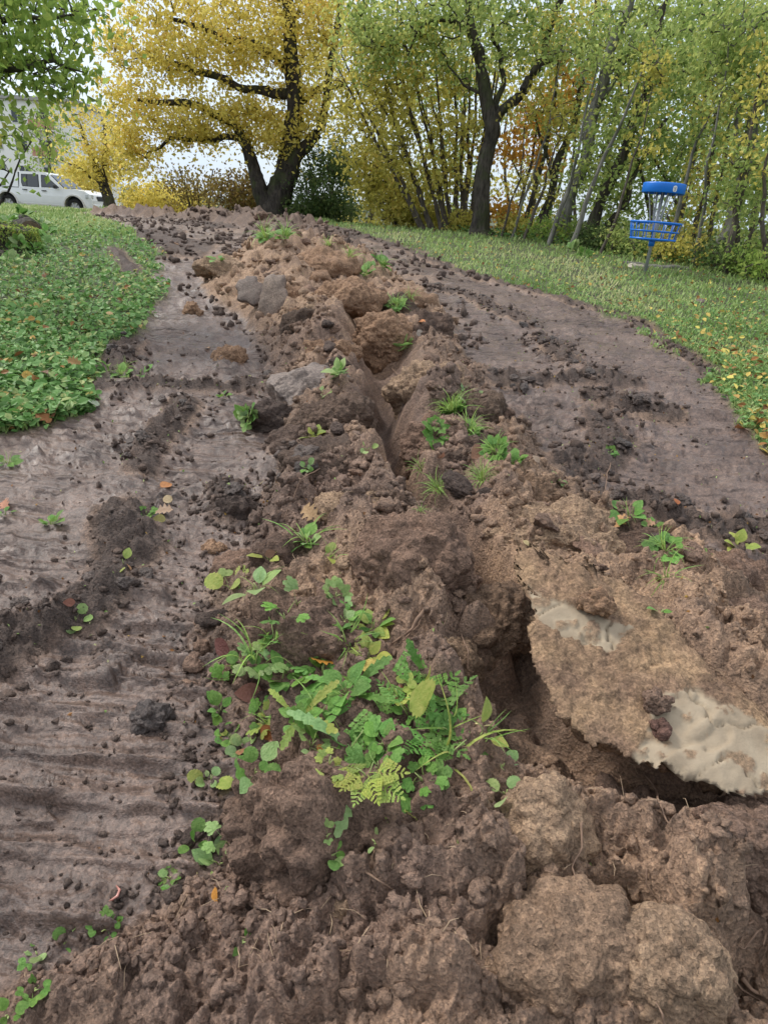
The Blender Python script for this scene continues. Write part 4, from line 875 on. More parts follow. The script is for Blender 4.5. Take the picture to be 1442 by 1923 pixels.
# ------------------------------------------------------------------ ground cover, lawn, litter
def cover(name, label, cat, n, xf, size, mat, lift, flat, seed, blade=False, rndf=None):
    g = np.random.default_rng(seed); pts = xf(g, n); z, mk, rg = field(pts[:, 0].copy(), pts[:, 1].copy()); ok = mk[:, 3] > .55
    ok |= (mk[:, 3] > .2) & (g.random(len(pts)) < .3)
    pts, z = pts[ok], z[ok]; n = len(pts); dist = np.hypot(pts[:, 0], pts[:, 1])
    if blade:
        hgt = size * g.uniform(.5, 1.5, n) * np.clip(dist / 9, .8, 1.5); a = g.uniform(0, 6.28, n); lean = g.uniform(.2, 1.1, n) * hgt; w = hgt * .10 + .0022 * np.clip(dist / 5, 1, 3)
        d = np.stack([np.cos(a), np.sin(a)], 1); p = np.stack([-d[:, 1], d[:, 0]], 1); b = np.column_stack([pts, z - .005])
        V = np.stack([b - np.column_stack([p * w[:, None], 0 * w]), b + np.column_stack([p * w[:, None], 0 * w]),
                      b + np.column_stack([d * lean[:, None] * .4 + p * w[:, None] * .7, hgt * .65]), b + np.column_stack([d * lean[:, None] * .4 - p * w[:, None] * .7, hgt * .65]), b + np.column_stack([d * lean[:, None], hgt])], 1).reshape(-1, 3)
        o = (np.arange(n) * 5)[:, None]; F = [(o + np.array([[0, 1, 2, 3]])), (o + np.array([[3, 2, 4]]))]; nf = 2; tileorder = True
        r = np.clip(.42 * g.random(n) + .75 * vn2(pts[:, 0] * 1.1, pts[:, 1] * 1.1, 5) - .1 + .15 * vn2(pts[:, 0] * 5, pts[:, 1] * 5, 6), 0, 1); rr = np.concatenate([r, r])
    else:
        sz = size * g.uniform(.55, 1.4, n); a = g.uniform(0, 6.28, n); nrm = g.normal(size=(n, 3)) * flat; nrm[:, 2] = 1; nrm[:, 1] -= .25; nrm /= np.linalg.norm(nrm, axis=1, keepdims=True)
        d = np.stack([np.cos(a), np.sin(a), 0 * a], 1); d -= nrm * (d * nrm).sum(1, keepdims=True); d /= np.linalg.norm(d, axis=1, keepdims=True); s = np.cross(nrm, d)
        c = np.column_stack([pts, z + lift * g.uniform(.1, 1.2, n)]); S = sz[:, None]
        V = np.stack([c - d * S * .5, c - d * S * .12 + s * S * .34 + nrm * S * .08, c + d * S * .25 + s * S * .27 + nrm * S * .05, c + d * S * .55 - nrm * S * .1, c + d * S * .25 - s * S * .27 + nrm * S * .05, c - d * S * .12 - s * S * .34 + nrm * S * .08], 1).reshape(-1, 3)
        o = (np.arange(n) * 6)[:, None]; F = [o + np.array([[0, 1, 2, 3]]), o + np.array([[0, 3, 4, 5]])]
        r = np.clip(g.random(n), 0, .96) if rndf is None else rndf(g, n, pts); rr = np.concatenate([r, r])
    tag(link(name, mesh_np(name, V, F, M[mat], False, fattr=rr)), label, cat, kind='stuff')

def left_area(g, n):
    y = 1 / g.uniform(1 / 13.5, 1 / 2.4, n); x = GRASS_L(y) + .25 - np.abs(g.uniform(0, 1, n)) ** 1.0 * np.minimum(5.5, .9 + .62 * y - (-GRASS_L(y) - 1.2)).clip(.5, 6); return np.stack([x, y], 1)
def right_area(g, n):
    y = 1 / g.uniform(1 / 24., 1 / 3.4, n); xr = .78 * y + 1.2; x = GRASS_R(y) - .12 + g.random(n) * np.maximum(.3, xr - GRASS_R(y)); return np.stack([x, y], 1)
def crest(g, n):
    y = g.uniform(11, 23, n); x = g.uniform(-14, -2, n); return np.stack([x, y], 1)
def near_wood(g, n):
    y = g.uniform(8.5, 18, n); s = g.uniform(-2.3, 2.2, n); x = 3 + (s * 10.8 - (y - 19) * 6) / 9; return np.stack([x, y], 1)
cover('ground_cover', 'carpet of low green broad leaves left of the dug strip', 'ground cover', 38000, left_area, .052, 'cover', .075, .5, 1)
cover('grass', 'short green lawn grass beyond the right track', 'grass', 72000, right_area, .042, 'grass', 0, 0, 2, True)
cover('lawn_weeds', 'small broad weeds in the lawn right of the track', 'weeds', 20000, right_area, .034, 'cover', .03, .45, 3)
cover('crest_grass', 'grass along the crest of the slope on the left', 'grass', 26000, crest, .06, 'grass', 0, 0, 4, True)
cover('left_grass', 'thin grass between the leafy ground cover plants', 'grass', 16000, left_area, .06, 'grass', 0, 0, 6, True)
cover('wood_floor_plants', 'leafy weeds on the floor along the wood edge', 'weeds', 16000, near_wood, .06, 'cover', .14, .7, 7)
lit = lambda g, n, p: g.random(n) ** .8
cover('leaf_litter', 'yellow and brown fallen leaves dotted over the lawn', 'leaf litter', 3200, right_area, .05, 'litter', .05, .6, 8, False, lit)
cover('leaf_litter', 'brown fallen leaves among the left ground cover', 'leaf litter', 700, left_area, .055, 'litter', .09, .7, 9, False, lambda g, n, p: g.random(n) * .7)

# ------------------------------------------------------------------ pickup truck (front towards +X, its side to the viewer)
M['paint'] = plain('white_paint', (.74, .74, .73), .25, .5, 0, .03, 2)
M['dusty'] = plain('dusty_white_paint', (.62, .59, .55), .5, .35, 0, .10, 5)
M['glass'] = plain('car_glass', (.02, .025, .028), .05, .8, 0, .05, 1)
M['rubber'] = plain('tyre_rubber', (.02, .019, .018), .85, .25, 0, .2, 9)
M['black'] = plain('black_plastic', (.018, .018, .019), .55, .4, 0, .1, 9)
M['alloy'] = plain('wheel_alloy', (.42, .41, .40), .35, .5, .6, .1, 7)
M['lamp'] = plain('headlight_lens', (.55, .57, .58), .08, .7, 0, .05, 3)

def extrude(name, poly, y0, y1, mat, parent, inset=None, bevel=.02, smooth=False):
    """side outline (x,z) extruded over the width; inset(z) narrows it with height"""
    bm = bmesh.new(); f = inset or (lambda z: 0)
    A = [bm.verts.new((x, y0 + f(z), z)) for x, z in poly]; B = [bm.verts.new((x, y1 - f(z), z)) for x, z in poly]
    bm.faces.new(A); bm.faces.new(B[::-1]); n = len(poly)
    for i in range(n): bm.faces.new((A[i], B[i], B[(i + 1) % n], A[(i + 1) % n]))
    return bm_obj(name, bm, mat, parent, smooth, bevel)

def arch(cx, cz, r, a0, a1, n=12):
    return [(cx + r * math.cos(math.radians(a0 + (a1 - a0) * i / n)), cz + r * math.sin(math.radians(a0 + (a1 - a0) * i / n))) for i in range(n + 1)]

def panel(name, poly, y, mat, parent, th=.012, f=None):
    bm = bmesh.new(); f = f or (lambda z: 0)
    A = [bm.verts.new((x, y + f(z), z)) for x, z in poly]; B = [bm.verts.new((x, y + f(z) + th + .02, z)) for x, z in poly]; n = len(poly)
    bm.faces.new(A); bm.faces.new(B[::-1])
    for i in range(n): bm.faces.new((A[i], B[i], B[(i + 1) % n], A[(i + 1) % n]))
    return bm_obj(name, bm, mat, parent)

def lathe(name, prof, mat, parent, k=32, axis='Y'):
    th = np.arange(k) / k * 2 * np.pi; V = []
    for r, a in prof: V.append(np.stack([r * np.cos(th), np.full(k, a), r * np.sin(th)], 1) if axis == 'Y' else np.stack([r * np.cos(th), r * np.sin(th), np.full(k, a)], 1))
    V = np.concatenate(V); j = np.arange(k); Q = np.concatenate([np.stack([i * k + j, i * k + (j + 1) % k, (i + 1) * k + (j + 1) % k, (i + 1) * k + j], 1) for i in range(len(prof) - 1)])
    return link(name, mesh_np(name, V, [Q], mat), parent)

def truck():
    wb = 3.2; p = P(99, 386, 34.0); gz = float(base(p[0], p[1]))
    t = empty('pickup_truck', (p[0], p[1], gz), (0, 0, math.radians(-4)))
    tag(t, 'white double cab pickup with a hardtop over the bed, parked beyond the crest', 'pickup truck')
    xr, xf, W = -wb / 2, wb / 2, .92
    lower = [(-2.75, .52), (-2.75, .98), (-2.70, 1.06), (.95, 1.15), (1.55, 1.15), (2.12, 1.08), (2.40, .95), (2.48, .72), (2.48, .44), (2.38, .34)]
    lower += [(xf + .47, .34)] + arch(xf, .40, .47, 0, 180) + [(xf - .47, .30), (xr + .47, .30)] + arch(xr, .40, .47, 0, 180) + [(xr - .47, .40)]
    bow = lambda z: .05 * max(0, z - .8) / .3 + .05 * max(0, .55 - z) / .3
    extrude('body', lower, -W, W, M['paint'], t, bow, .03)
    cab = [(-.98, 1.07), (-.98, 1.70), (-.90, 1.76), (.20, 1.77), (.42, 1.70), (1.15, 1.12), (1.15, 1.06)]
    tum = lambda z: .05 + .17 * max(0, z - 1.05) / .7
    extrude('cab', cab, -W, W, M['paint'], t, tum, .03)
    can = [(-2.68, 1.08), (-2.62, 1.55), (-2.45, 1.74), (-1.05, 1.76), (-1.03, 1.08)]
    extrude('hardtop', can, -W, W, M['paint'], t, tum, .04)
    panel('hardtop_seam', [(-2.68, 1.055), (-2.68, 1.085), (-1.0, 1.095), (-1.0, 1.065)], -W + .042, M['black'], t)
    panel('cab_seam', [(-1.04, .45), (-1.04, 1.72), (-.99, 1.72), (-.99, .45)], -W - .004, M['black'], t, .01, lambda z: bow(z) if z < 1.08 else tum(z))
    ws = lambda z: tum(z)
    for nm, poly, hx in (('rear_door', [(-.93, .42), (-.93, 1.09), (.02, 1.10), (.02, .42)], -.80), ('front_door', [(.04, .42), (.04, 1.10), (1.02, 1.105), (1.12, .9), (1.08, .42)], .12)):
        d = panel(nm, poly, -W - .006, M['dusty'] if False else M['paint'], t, .01, bow)
        h = panel('door_handle', [(hx, .985), (hx, 1.02), (hx + .22, 1.02), (hx + .22, .985)], -W - .03, M['black'], d, .02)
    sk = panel('sill', [(-1.05, .32), (-1.05, .44), (1.1, .44), (1.1, .32)], -W - .012, M['dusty'], t, .01, bow)
    for nm, poly in (('window', [(-.80, 1.15), (-.86, 1.30), (-.86, 1.62), (-.10, 1.64), (-.06, 1.15)]), ('window', [(.10, 1.16), (.08, 1.64), (.28, 1.63), (.90, 1.18)]), ):
        cx = sum(a for a, b in poly) / len(poly); cz = sum(b for a, b in poly) / len(poly)
        fr = panel(nm, [(cx + (a - cx) * 1.09, cz + (b - cz) * 1.1) for a, b in poly], -W - .004, M['black'], t, .01, tum)
        panel('pane', poly, -W - .010, M['glass'], fr, .005, tum)
    panel('window_divider', [(-.62, 1.15), (-.64, 1.62), (-.60, 1.62), (-.58, 1.15)], -W - .016, M['black'], t, .005, tum)
    bm = bmesh.new(); q = [bm.verts.new(v) for v in [(.47, -.64, 1.66), (.47, .64, 1.66), (1.13, .78, 1.16), (1.13, -.78, 1.16)]]; bm.faces.new(q); r = bmesh.ops.extrude_face_region(bm, geom=bm.faces[:]); bmesh.ops.translate(bm, verts=[v for v in r['geom'] if isinstance(v, bmesh.types.BMVert)], vec=(.02, 0, .03))
    bm_obj('windscreen', bm, M['glass'], t)
    for s in (-1, 1):
        bm = bmesh.new(); bmesh.ops.create_cube(bm, size=1, matrix=Matrix.Translation((.86, s * (W + .12), 1.19)) @ Matrix.Diagonal((.12, .20, .16, 1))); bm_obj('wing_mirror', bm, M['black'], t, False, .03)
        bm = bmesh.new(); bmesh.ops.create_cube(bm, size=1, matrix=Matrix.Translation((2.30, s * (W - .15), .88)) @ Matrix.Rotation(s * -.35, 4, 'Z') @ Matrix.Diagonal((.34, .26, .17, 1))); bm_obj('headlight', bm, M['lamp'], t, False, .03)
        for wx in (xr, xf):
            w = empty('wheel'); w.parent = t; w.location = (wx, s * (W - .14), .375); w.rotation_euler = (0, 0, 0 if s < 0 else math.pi)
            lathe('tyre', [(.22, -.10), (.33, -.125), (.365, -.10), (.375, 0), (.365, .10), (.33, .125), (.22, .10)], M['rubber'], w)
            lathe('rim', [(.235, -.11), (.235, -.07), (.20, -.05), (.07, -.075), (.04, -.085), (.001, -.085)], M['alloy'], w, 24)
            for i in range(6):
                bm = bmesh.new(); bmesh.ops.create_cube(bm, size=1, matrix=Matrix.Rotation(i * math.pi / 3, 4, 'Y') @ Matrix.Translation((.135, -.085, 0)) @ Matrix.Diagonal((.17, .03, .055, 1))); bm_obj('spoke', bm, M['alloy'], w)
        for wx in (xr, xf):
            pr = [(wx + .52 * math.cos(a), .40 + .52 * math.sin(a)) for a in np.linspace(0, math.pi, 15)] + [(wx + .46 * math.cos(a), .40 + .46 * math.sin(a)) for a in np.linspace(math.pi, 0, 15)]
            extrude('wheel_arch', pr, s * (W + .035), s * (W - .08), M['dusty'], t, None, 0)
    for wx in (xr, xf):
        bm = bmesh.new(); bmesh.ops.create_cube(bm, size=1, matrix=Matrix.Translation((wx, 0, .58)) @ Matrix.Diagonal((.92, 1.3, .6, 1))); bm_obj('wheel_well', bm, M['black'], t)
    bm = bmesh.new(); bmesh.ops.create_cube(bm, size=1, matrix=Matrix.Translation((2.47, 0, .80)) @ Matrix.Diagonal((.06, .8, .2, 1))); bm_obj('grille', bm, M['black'], t, False, .02)
    bm = bmesh.new(); bmesh.ops.create_cube(bm, size=1, matrix=Matrix.Translation((2.44, 0, .47)) @ Matrix.Diagonal((.18, 1.66, .2, 1))); bm_obj('bumper', bm, M['paint'], t, False, .05)
    bm = bmesh.new(); bmesh.ops.create_cube(bm, size=1, matrix=Matrix.Translation((-2.8, 0, .52)) @ Matrix.Diagonal((.14, 1.6, .14, 1))); bm_obj('rear_bumper', bm, M['alloy'], t, False, .03)
    for s in (-1, 1):
        bm = bmesh.new(); bmesh.ops.create_cube(bm, size=1, matrix=Matrix.Translation((-2.74, s * .8, .85)) @ Matrix.Diagonal((.06, .16, .3, 1))); bm_obj('tail_light', bm, plain('tail_lens', (.3, .02, .02), .2), t, False, .02)
truck()

# ------------------------------------------------------------------ disc golf basket
M['blue'] = plain('blue_paint', (.008, .16, .62), .35, .45, 0, .06, 9)
M['zinc'] = plain('zinc_pole', (.36, .37, .39), .45, .5, .5, .12, 14)
M['chain'] = plain('steel_chain', (.42, .42, .45), .4, .5, .6, .15, 60)
M['white'] = plain('white_print', (.78, .78, .76), .5, .3, 0, .04, 9)
def basket():
    p = at(1209, 517); p[2] = float(base(p[0], p[1])) - .08
    t = empty('disc_golf_basket', p, (0, math.radians(1.0), 0)); tag(t, 'blue disc golf basket on a grey pole at the edge of the wood', 'disc golf basket')
    lathe('pole', [(.001, -.02), (.026, -.02), (.026, 1.36), (.001, 1.365)], M['zinc'], t, 14, 'Z')
    band = lathe('top_band', [(.02, 1.375), (.28, 1.365), (.303, 1.358), (.305, 1.345), (.305, 1.235), (.297, 1.225), (.288, 1.235), (.288, 1.325), (.02, 1.345)], M['blue'], t, 40, 'Z')
    ang = math.radians(-80)
    def plate_arc(r, w, z0, z1, c, name, mat, par):
        V = []; n = 8
        for i in range(n + 1):
            a = ang + c + (i / n - .5) * w / r; 
            for z in (z0, z1): V.append((r * math.cos(a), r * math.sin(a), z))
        Q = [[2 * i, 2 * i + 2, 2 * i + 3, 2 * i + 1] for i in range(n)]
        return link(name, mesh_np(name, V, [np.array(Q)], mat), par)
    # number plate: white, rounded, with the figure 8
    V = [(0, 0, 0)]; pts = []
    for i in range(32):
        a = i / 32 * 2 * math.pi; x = .030 * math.cos(a); z = .028 * math.sin(a) + (.020 if math.sin(a) > 0 else -.020); pts.append((x, z))
    R_ = .3085
    def on_band(x, z, r=R_): a = ang + x / R_; return (r * math.cos(a), r * math.sin(a), 1.285 + z * .85)
    V = [on_band(0, 0)] + [on_band(x, z) for x, z in pts]; F = np.array([[0, 1 + i, 1 + (i + 1) % 32] for i in range(32)])
    pl = link('number_plate', mesh_np('number_plate', V, [F], M['white']), band)
    for zc, rr in ((.016, .0125), (-.016, .0145)):
        tb = [on_band(rr * math.cos(a), zc + rr * math.sin(a), .3105) for a in np.linspace(0, 2 * math.pi, 25)]
        tube('number', tb, .0042, plain('number_ink', (.35, .33, .38), .6), band, 6)
    for i in range(16):
        a = i / 16 * 2 * math.pi; inner = i % 2; r1 = .235 if not inner else .13; r2 = .075 if not inner else .04; pts = []
        for k in range(15):
            f = k / 14; r = r1 + (r2 - r1) * (1 - (1 - f) ** 1.35); pts.append((r * math.cos(a), r * math.sin(a), 1.32 - f * .62 - .03 * math.sin(f * math.pi)))
        # links: alternate flat ovals
        VV = []; QQ = []; o = 0; pts = np.array(pts); L = np.linspace(0, 14, 44)
        cpt = np.stack([np.interp(L, np.arange(15), pts[:, c]) for c in range(3)], 1)
        rad = np.where(np.arange(44) % 2 == 0, .0075, .0045)
        tube('chain', cpt, rad, M['chain'], t, 6)
    tray = empty('tray'); tray.parent = t
    rings = [(.365, .83, .014), (.345, .71, .010), (.325, .60, .014)]
    for r, z, w in rings:
        tube('ring', [(r * math.cos(a), r * math.sin(a), z) for a in np.linspace(0, 2 * math.pi, 41)], w, M['blue'], tray, 8)
    for i in range(16):
        a = i / 16 * 2 * math.pi
        tube('wire', [(.365 * math.cos(a), .365 * math.sin(a), .83), (.325 * math.cos(a), .325 * math.sin(a), .60), (.325 * .5 * math.cos(a), .325 * .5 * math.sin(a), .585), (.03 * math.cos(a), .03 * math.sin(a), .58)], .0085, M['blue'], tray, 6)
    for r in (.11, .22): tube('ring', [(r * math.cos(a), r * math.sin(a), .586) for a in np.linspace(0, 2 * math.pi, 31)], .005, M['blue'], tray, 6)
    lathe('collar', [(.027, .50), (.045, .50), (.045, .60), (.027, .60)], M['blue'], tray, 16, 'Z')
basket()

# ------------------------------------------------------------------ apartment house behind the trees on the left
def house():
    Y = 88.0; a = P(-160, 330, Y); b = P(152, 330, Y); top = P(80, 190, Y)[2] ; x0, x1 = a[0], b[0]; z0 = float(base(x0, Y)) - 2
    t = empty('apartment_house', ((x0 + x1) / 2, Y, z0)); tag(t, 'pale cream apartment house glimpsed behind the leaves at the left', 'building')
    wall = plain('cream_render', (.86, .83, .78), .85, .2, 0, .05, .4); brick = plain('salmon_brick', (.50, .27, .19), .9, .2, 0, .15, 2); dk = M['glass']; fr = plain('window_frame', (.7, .69, .66), .6)
    w = x1 - x0; h = top - z0
    def box(nm, c, s, m, par):
        bm = bmesh.new(); bmesh.ops.create_cube(bm, size=1, matrix=Matrix.Translation(c) @ Matrix.Diagonal((*s, 1))); return bm_obj(nm, bm, m, par)
    box('wall', (0, 6, h / 2), (w, 12, h), wall, t); rf = box('roof', (0, 6, h + .2), (w + .8, 12.8, .4), plain('roof_felt', (.35, .33, .31), .9), t)
    box('chimney', (-3, 5, h + 1.0), (.8, .8, 1.3), brick, rf)
    nst = int((h - 1) // 2.9)
    for r in range(nst):
        for k in range(int(w // 3.0)):
            x = -w / 2 + 1.8 + k * 3.0; z = h - 1.7 - r * 2.9
            if k == int(w // 3.0) - 1:
                bal = box('balcony', (x, -.75, z - .75), (2.3, 1.4, .95), brick, t); box('balcony_slab', (x, -.78, z - 1.29), (2.4, 1.5, .12), wall, bal)
            f = box('window', (x, -.02, z), (1.5, .1, 1.4), fr, t); box('pane', (x - .36, -.075, z), (.62, .03, 1.22), dk, f); box('pane', (x + .36, -.075, z), (.62, .03, 1.22), dk, f)
house()

# ------------------------------------------------------------------ stumps, logs and stones
def stump(px, py, w, hgt, label, mat, seed, name='tree_stump', moss=True, hollow=False):
    p = at(px, py) if py > 430 else P(px, py, 13); p[2] = float(base(p[0], p[1])); k = local_ppm(p); r = w / k / 2; g = np.random.default_rng(seed); n, m = 40, 14
    th = np.arange(n) / n * 2 * np.pi; V = []
    lob = 1 + .16 * np.cos(5 * th + 1) + .1 * np.cos(9 * th)
    for i in range(m):
        f = i / (m - 1); rr = r * (.72 + .5 * np.exp(-f * 5)) * (1 + (lob - 1) * (1.4 - f)); z = hgt * f * (1 + .12 * np.cos(th + seed)) - .06
        V.append(np.stack([rr * np.cos(th), rr * np.sin(th), z + 0 * th], 1))
    V.append(V[-1] * np.array([.5, .5, 1]) - np.array([0, 0, .05 if hollow else .0])); V.append(V[-2] * np.array([.02, .02, 1]) - np.array([0, 0, .14 if hollow else 0]))
    V = np.concatenate(V); V = V + .05 * r * np.stack([fbm3(V * 14 + 3, 3, 4), fbm3(V * 14 + 9, 3, 5), .5 * fbm3(V * 14, 3, 6)], 1); j = np.arange(n)
    Q = np.concatenate([np.stack([i * n + j, i * n + (j + 1) % n, (i + 1) * n + (j + 1) % n, (i + 1) * n + j], 1) for i in range(m + 1)])
    t = empty(name, p); tag(t, label, 'stump'); link('stump_wood', mesh_np('stump_wood', V, [Q], M[mat]), t)
    if moss:
        n2 = 3200; a = g.uniform(0, 6.28, n2); f = g.uniform(.45, 1.02, n2); C = np.stack([r * .8 * np.cos(a) * g.uniform(.3, 1.05, n2), r * .8 * np.sin(a) * g.uniform(.3, 1.05, n2), hgt * (.93 + .12 * np.cos(a + seed)) + -np.abs(g.normal(size=n2)) * .3 * hgt], 1); rr_ = np.where(C[:, 2] < hgt * .8, r * (.78 + .35 * np.exp(-np.clip(C[:, 2], 0, 9) / hgt * 5)), np.hypot(C[:, 0], C[:, 1])); C[:, 0] = rr_ * np.cos(a) * 1.04; C[:, 1] = rr_ * np.sin(a) * 1.04
        LV, LF = leaf_cards(C, .028, g, -.3); link('moss', mesh_np('moss', LV, [LF], M['leaf_fresh'], False, fattr=np.repeat(g.random(n2), 2)), t)
    return t
stump(10, 478, 150, .42, 'mossy old stump in the ground cover at the left edge', 'bark', 3)
stump(1128, 474, 26, .30, 'small black charred stump at the edge of the wood', 'bark_oak', 5, moss=False)
def log_(pts, r, label, mat):
    q = np.array(pts); root = q[0].copy(); s = bend(np.column_stack([q - root, np.full(len(q), r)]), np.random.default_rng(3), 1, 6); V, Q = tube_arrays(s[:, :3], s[:, 3], 14)
    V = V + fbm3(V * np.array([5, 5, 9]), 4, 3)[:, None] * .25 * r; t = empty('log', root); link('bark', mesh_np('bark', V, [Q], M[mat]), t)
    e = []; 
    for ring, d in ((s[0], -1), (s[-1], 1)):
        c = ring[:3]; k = 14; rv = V[:k] if d < 0 else V[-k:]; link('cut_end', mesh_np('cut_end', np.concatenate([rv, [rv.mean(0)]]), [np.array([[i, (i + 1) % k, k] for i in range(k)])], M['cutwood']), t)
    tag(t, label, 'log'); return t
M['cutwood'] = plain('cut_wood', (.12, .085, .055), .9, .2, 0, .3, 30)
a = at(62, 452); b = a + np.array([-.55, .75, 0]); a[2] += .13; b[2] = float(base(b[0], b[1])) + .13
log_([b, (a + b) / 2, a], .15, 'dark rotting log with a round end beside the mossy stump', 'bark_oak')
a = at(-60, 505); b = at(60, 478); a[2] += .08; b[2] += .06
log_([a, (a + b) / 2, b], .07, 'brown weathered branch lying below the mossy stump', 'bark_thin')
a = at(1168, 502); b = at(1290, 512); a[2] += .05; b[2] += .04
log_([a, (a + b) / 2, b], .05, 'pale weathered branch behind the disc basket pole', 'bark_grey')
def stone(px, py, w, c, label):
    p = at(px, py); r = w / local_ppm(p) / 2; V, F = clod_arrays(int(px), 4, (r, r * .8, r * .6), 6, .35); o = link('stone', mesh_np('stone', V, [F], M['soil_smooth']), None, (p[0], p[1], p[2] + r * .3)); set_col(o, c); tag(o, label, 'stone')
stone(1190, 508, 34, (.42, .38, .32), 'pale tan stone just left of the disc basket pole')
stone(2, 804, 40, (.55, .52, .38), 'pale yellowish stone in the ground cover at the left edge')
stone(1310, 575, 30, (.16, .12, .10), 'brown stone half sunk in the lawn right of the basket')
stone(290, 598, 16, (.6, .58, .48), 'small pale stone at the left track edge')

# ------------------------------------------------------------------ plants, fallen leaves, roots on the dug soil
bpy.context.view_layer.update()
DG = bpy.context.evaluated_depsgraph_get()
def hit(px, py):
    d = Vector(cray(px, py)).normalized(); ok, loc, nrm, *_ = scene.ray_cast(DG, Vector(EYEP), d)
    if not ok: loc = Vector(at(px, py)); nrm = Vector((0, 0, 1))
    if nrm.dot(d) > 0: nrm = -nrm
    return loc, nrm

M['plant'] = plant_mat('plant_leaf', (.10, .23, .04), (.21, .38, .09))
M['plant_pale'] = plant_mat('plant_leaf_pale', (.22, .35, .12), (.36, .48, .20))
M['plant_yellow'] = plant_mat('plant_leaf_yellow', (.26, .35, .07), (.44, .46, .13))
M['plant_grass'] = plant_mat('plant_grass', (.20, .36, .07), (.36, .50, .15))
M['fallen'] = plant_mat('fallen_leaf', (.75, .7, .65), (1.0, 1.0, 1.0), .15, .6)
M['stalk'] = plain('plant_stalk', (.30, .36, .13), .6, .3, 0, .2, 30)
M['straw'] = plain('straw', (.55, .47, .22), .6, .3, 0, .2, 30)
M['root'] = plain('root_bark', (.20, .13, .09), .85, .2, 0, .25, 60)
M['worm'] = plain('worm_skin', (.45, .20, .16), .3, .5, 0, .15, 90)
M['acorn'] = plain('acorn_shell', (.24, .10, .05), .35, .5, 0, .2, 50)

def strip_leaf(wf, n=10, pet=.18, fold=.18, arch=.25, curl=0.):
    """blade along +Y from a thin petiole; wf(t) half width"""
    V = [(-.006, 0, 0), (.006, 0, 0), (-.005, pet, .0), (.005, pet, .0)]; Q = [[0, 1, 3, 2]]; b = len(V)
    for i in range(n + 1):
        t = i / n; y = pet + (1 - pet) * t; z = arch * (t - t * t) * .8 - curl * t * t * .3; w = wf(t) + .001
        V += [(-w, y - .25 * w * 0, z + fold * w), (0, y, z), (w, y, z + fold * w)]
    F = []
    for i in range(n):
        o = b + 3 * i; F += [[o, o + 1, o + 4, o + 3], [o + 1, o + 2, o + 5, o + 4]]
    return V, Q + F
def leaf_ovate(): return strip_leaf(lambda t: .30 * math.sin(math.pi * t ** .8) ** .85 * (1 + .12 * ((t * 9) % 1)), 18)
def leaf_round(): return strip_leaf(lambda t: (.34 + .03 * math.sin(t * 40)) * math.sqrt(max(0, 1 - (2 * t - 1) ** 2)), 12, .25, .1)
def leaf_lobed(): return strip_leaf(lambda t: (.03 + .075 * math.sin(math.pi * min(1, t ** 1.5 * .9 + .08)) ** .8) * (.6 + .55 * ((t * 4.3 + .35 * math.sin(t * 9)) % 1)) if t < .97 else 0, 44, .10, .2, .5)
def leaf_oak(): return strip_leaf(lambda t: (.10 + .20 * math.sin(math.pi * t ** 1.1)) * (1 + .38 * math.sin(t * 25)) * (1 if t < .93 else .55 if t < .99 else 0), 30, .08, .35, .3)
def leaf_blade(): return strip_leaf(lambda t: .022 * (1 - t) ** .6, 6, .02, .5, .9, .8)
def leaf_palmate():
    V = [(-.006, 0, 0), (.006, 0, 0), (-.005, .45, .05), (.005, .45, .05)]; F = [[0, 1, 3, 2]]
    for a, L in ((-1.35, .36), (-.65, .50), (0, .58), (.65, .50), (1.35, .36)):
        b = len(V); prof = [(0, .02), (.35, .10), (.62, .17), (.72, .10), (.85, .13), (1.0, .02)]
        for s, w in prof:
            for k in (-1, 0, 1):
                x = w * k * L / .5; y = s * L; V.append((x * math.cos(a) + y * math.sin(a), .45 + y * math.cos(a) - x * math.sin(a), .05 + .06 * abs(k) * w - .12 * s * s))
        for i in range(len(prof) - 1):
            o = b + 3 * i; F += [[o, o + 1, o + 4, o + 3], [o + 1, o + 2, o + 5, o + 4]]
    return V, F
def leaf_pinnate(fine=True):
    V = [(-.008, 0, 0), (.008, 0, 0), (-.003, 1, -.12), (.003, 1, -.12)]; F = [[0, 1, 3, 2]]
    def leaflet(x, y, z, a, L, w):
        b = len(V); pr = [(0, .1), (.3, .8), (.38, .45), (.62, .75), (.70, .35), (.88, .45), (1, .02)]
        for s, ww in pr:
            for k in (-1, 0, 1):
                px, py = ww * w * k, s * L; V.append((x + px * math.cos(a) + py * math.sin(a), y + py * math.cos(a) - px * math.sin(a), z + .3 * abs(px) - .1 * s * L))
        for i in range(len(pr) - 1):
            o = b + 3 * i; F.extend([[o, o + 1, o + 4, o + 3], [o + 1, o + 2, o + 5, o + 4]])
    for i in range(5):
        t = .26 + i * .145; L = .40 * (1 - (t - .28) * 1.15); z = -.12 * t * t
        for s in (-1, 1):
            leaflet(0, t, z, s * 1.05, L * .5, L * .2)
            for q in (.35, .6, .85):
                cx, cy = s * math.sin(1.05) * L * q, t + math.cos(1.05) * L * q
                leaflet(cx, cy, z, s * .25, L * .36 * (1.15 - q * .5), L * .17); leaflet(cx, cy, z, s * 1.75, L * .32 * (1.15 - q * .5), L * .17)
    leaflet(0, .92, -.1, 0, .16, .06)
    return V, F
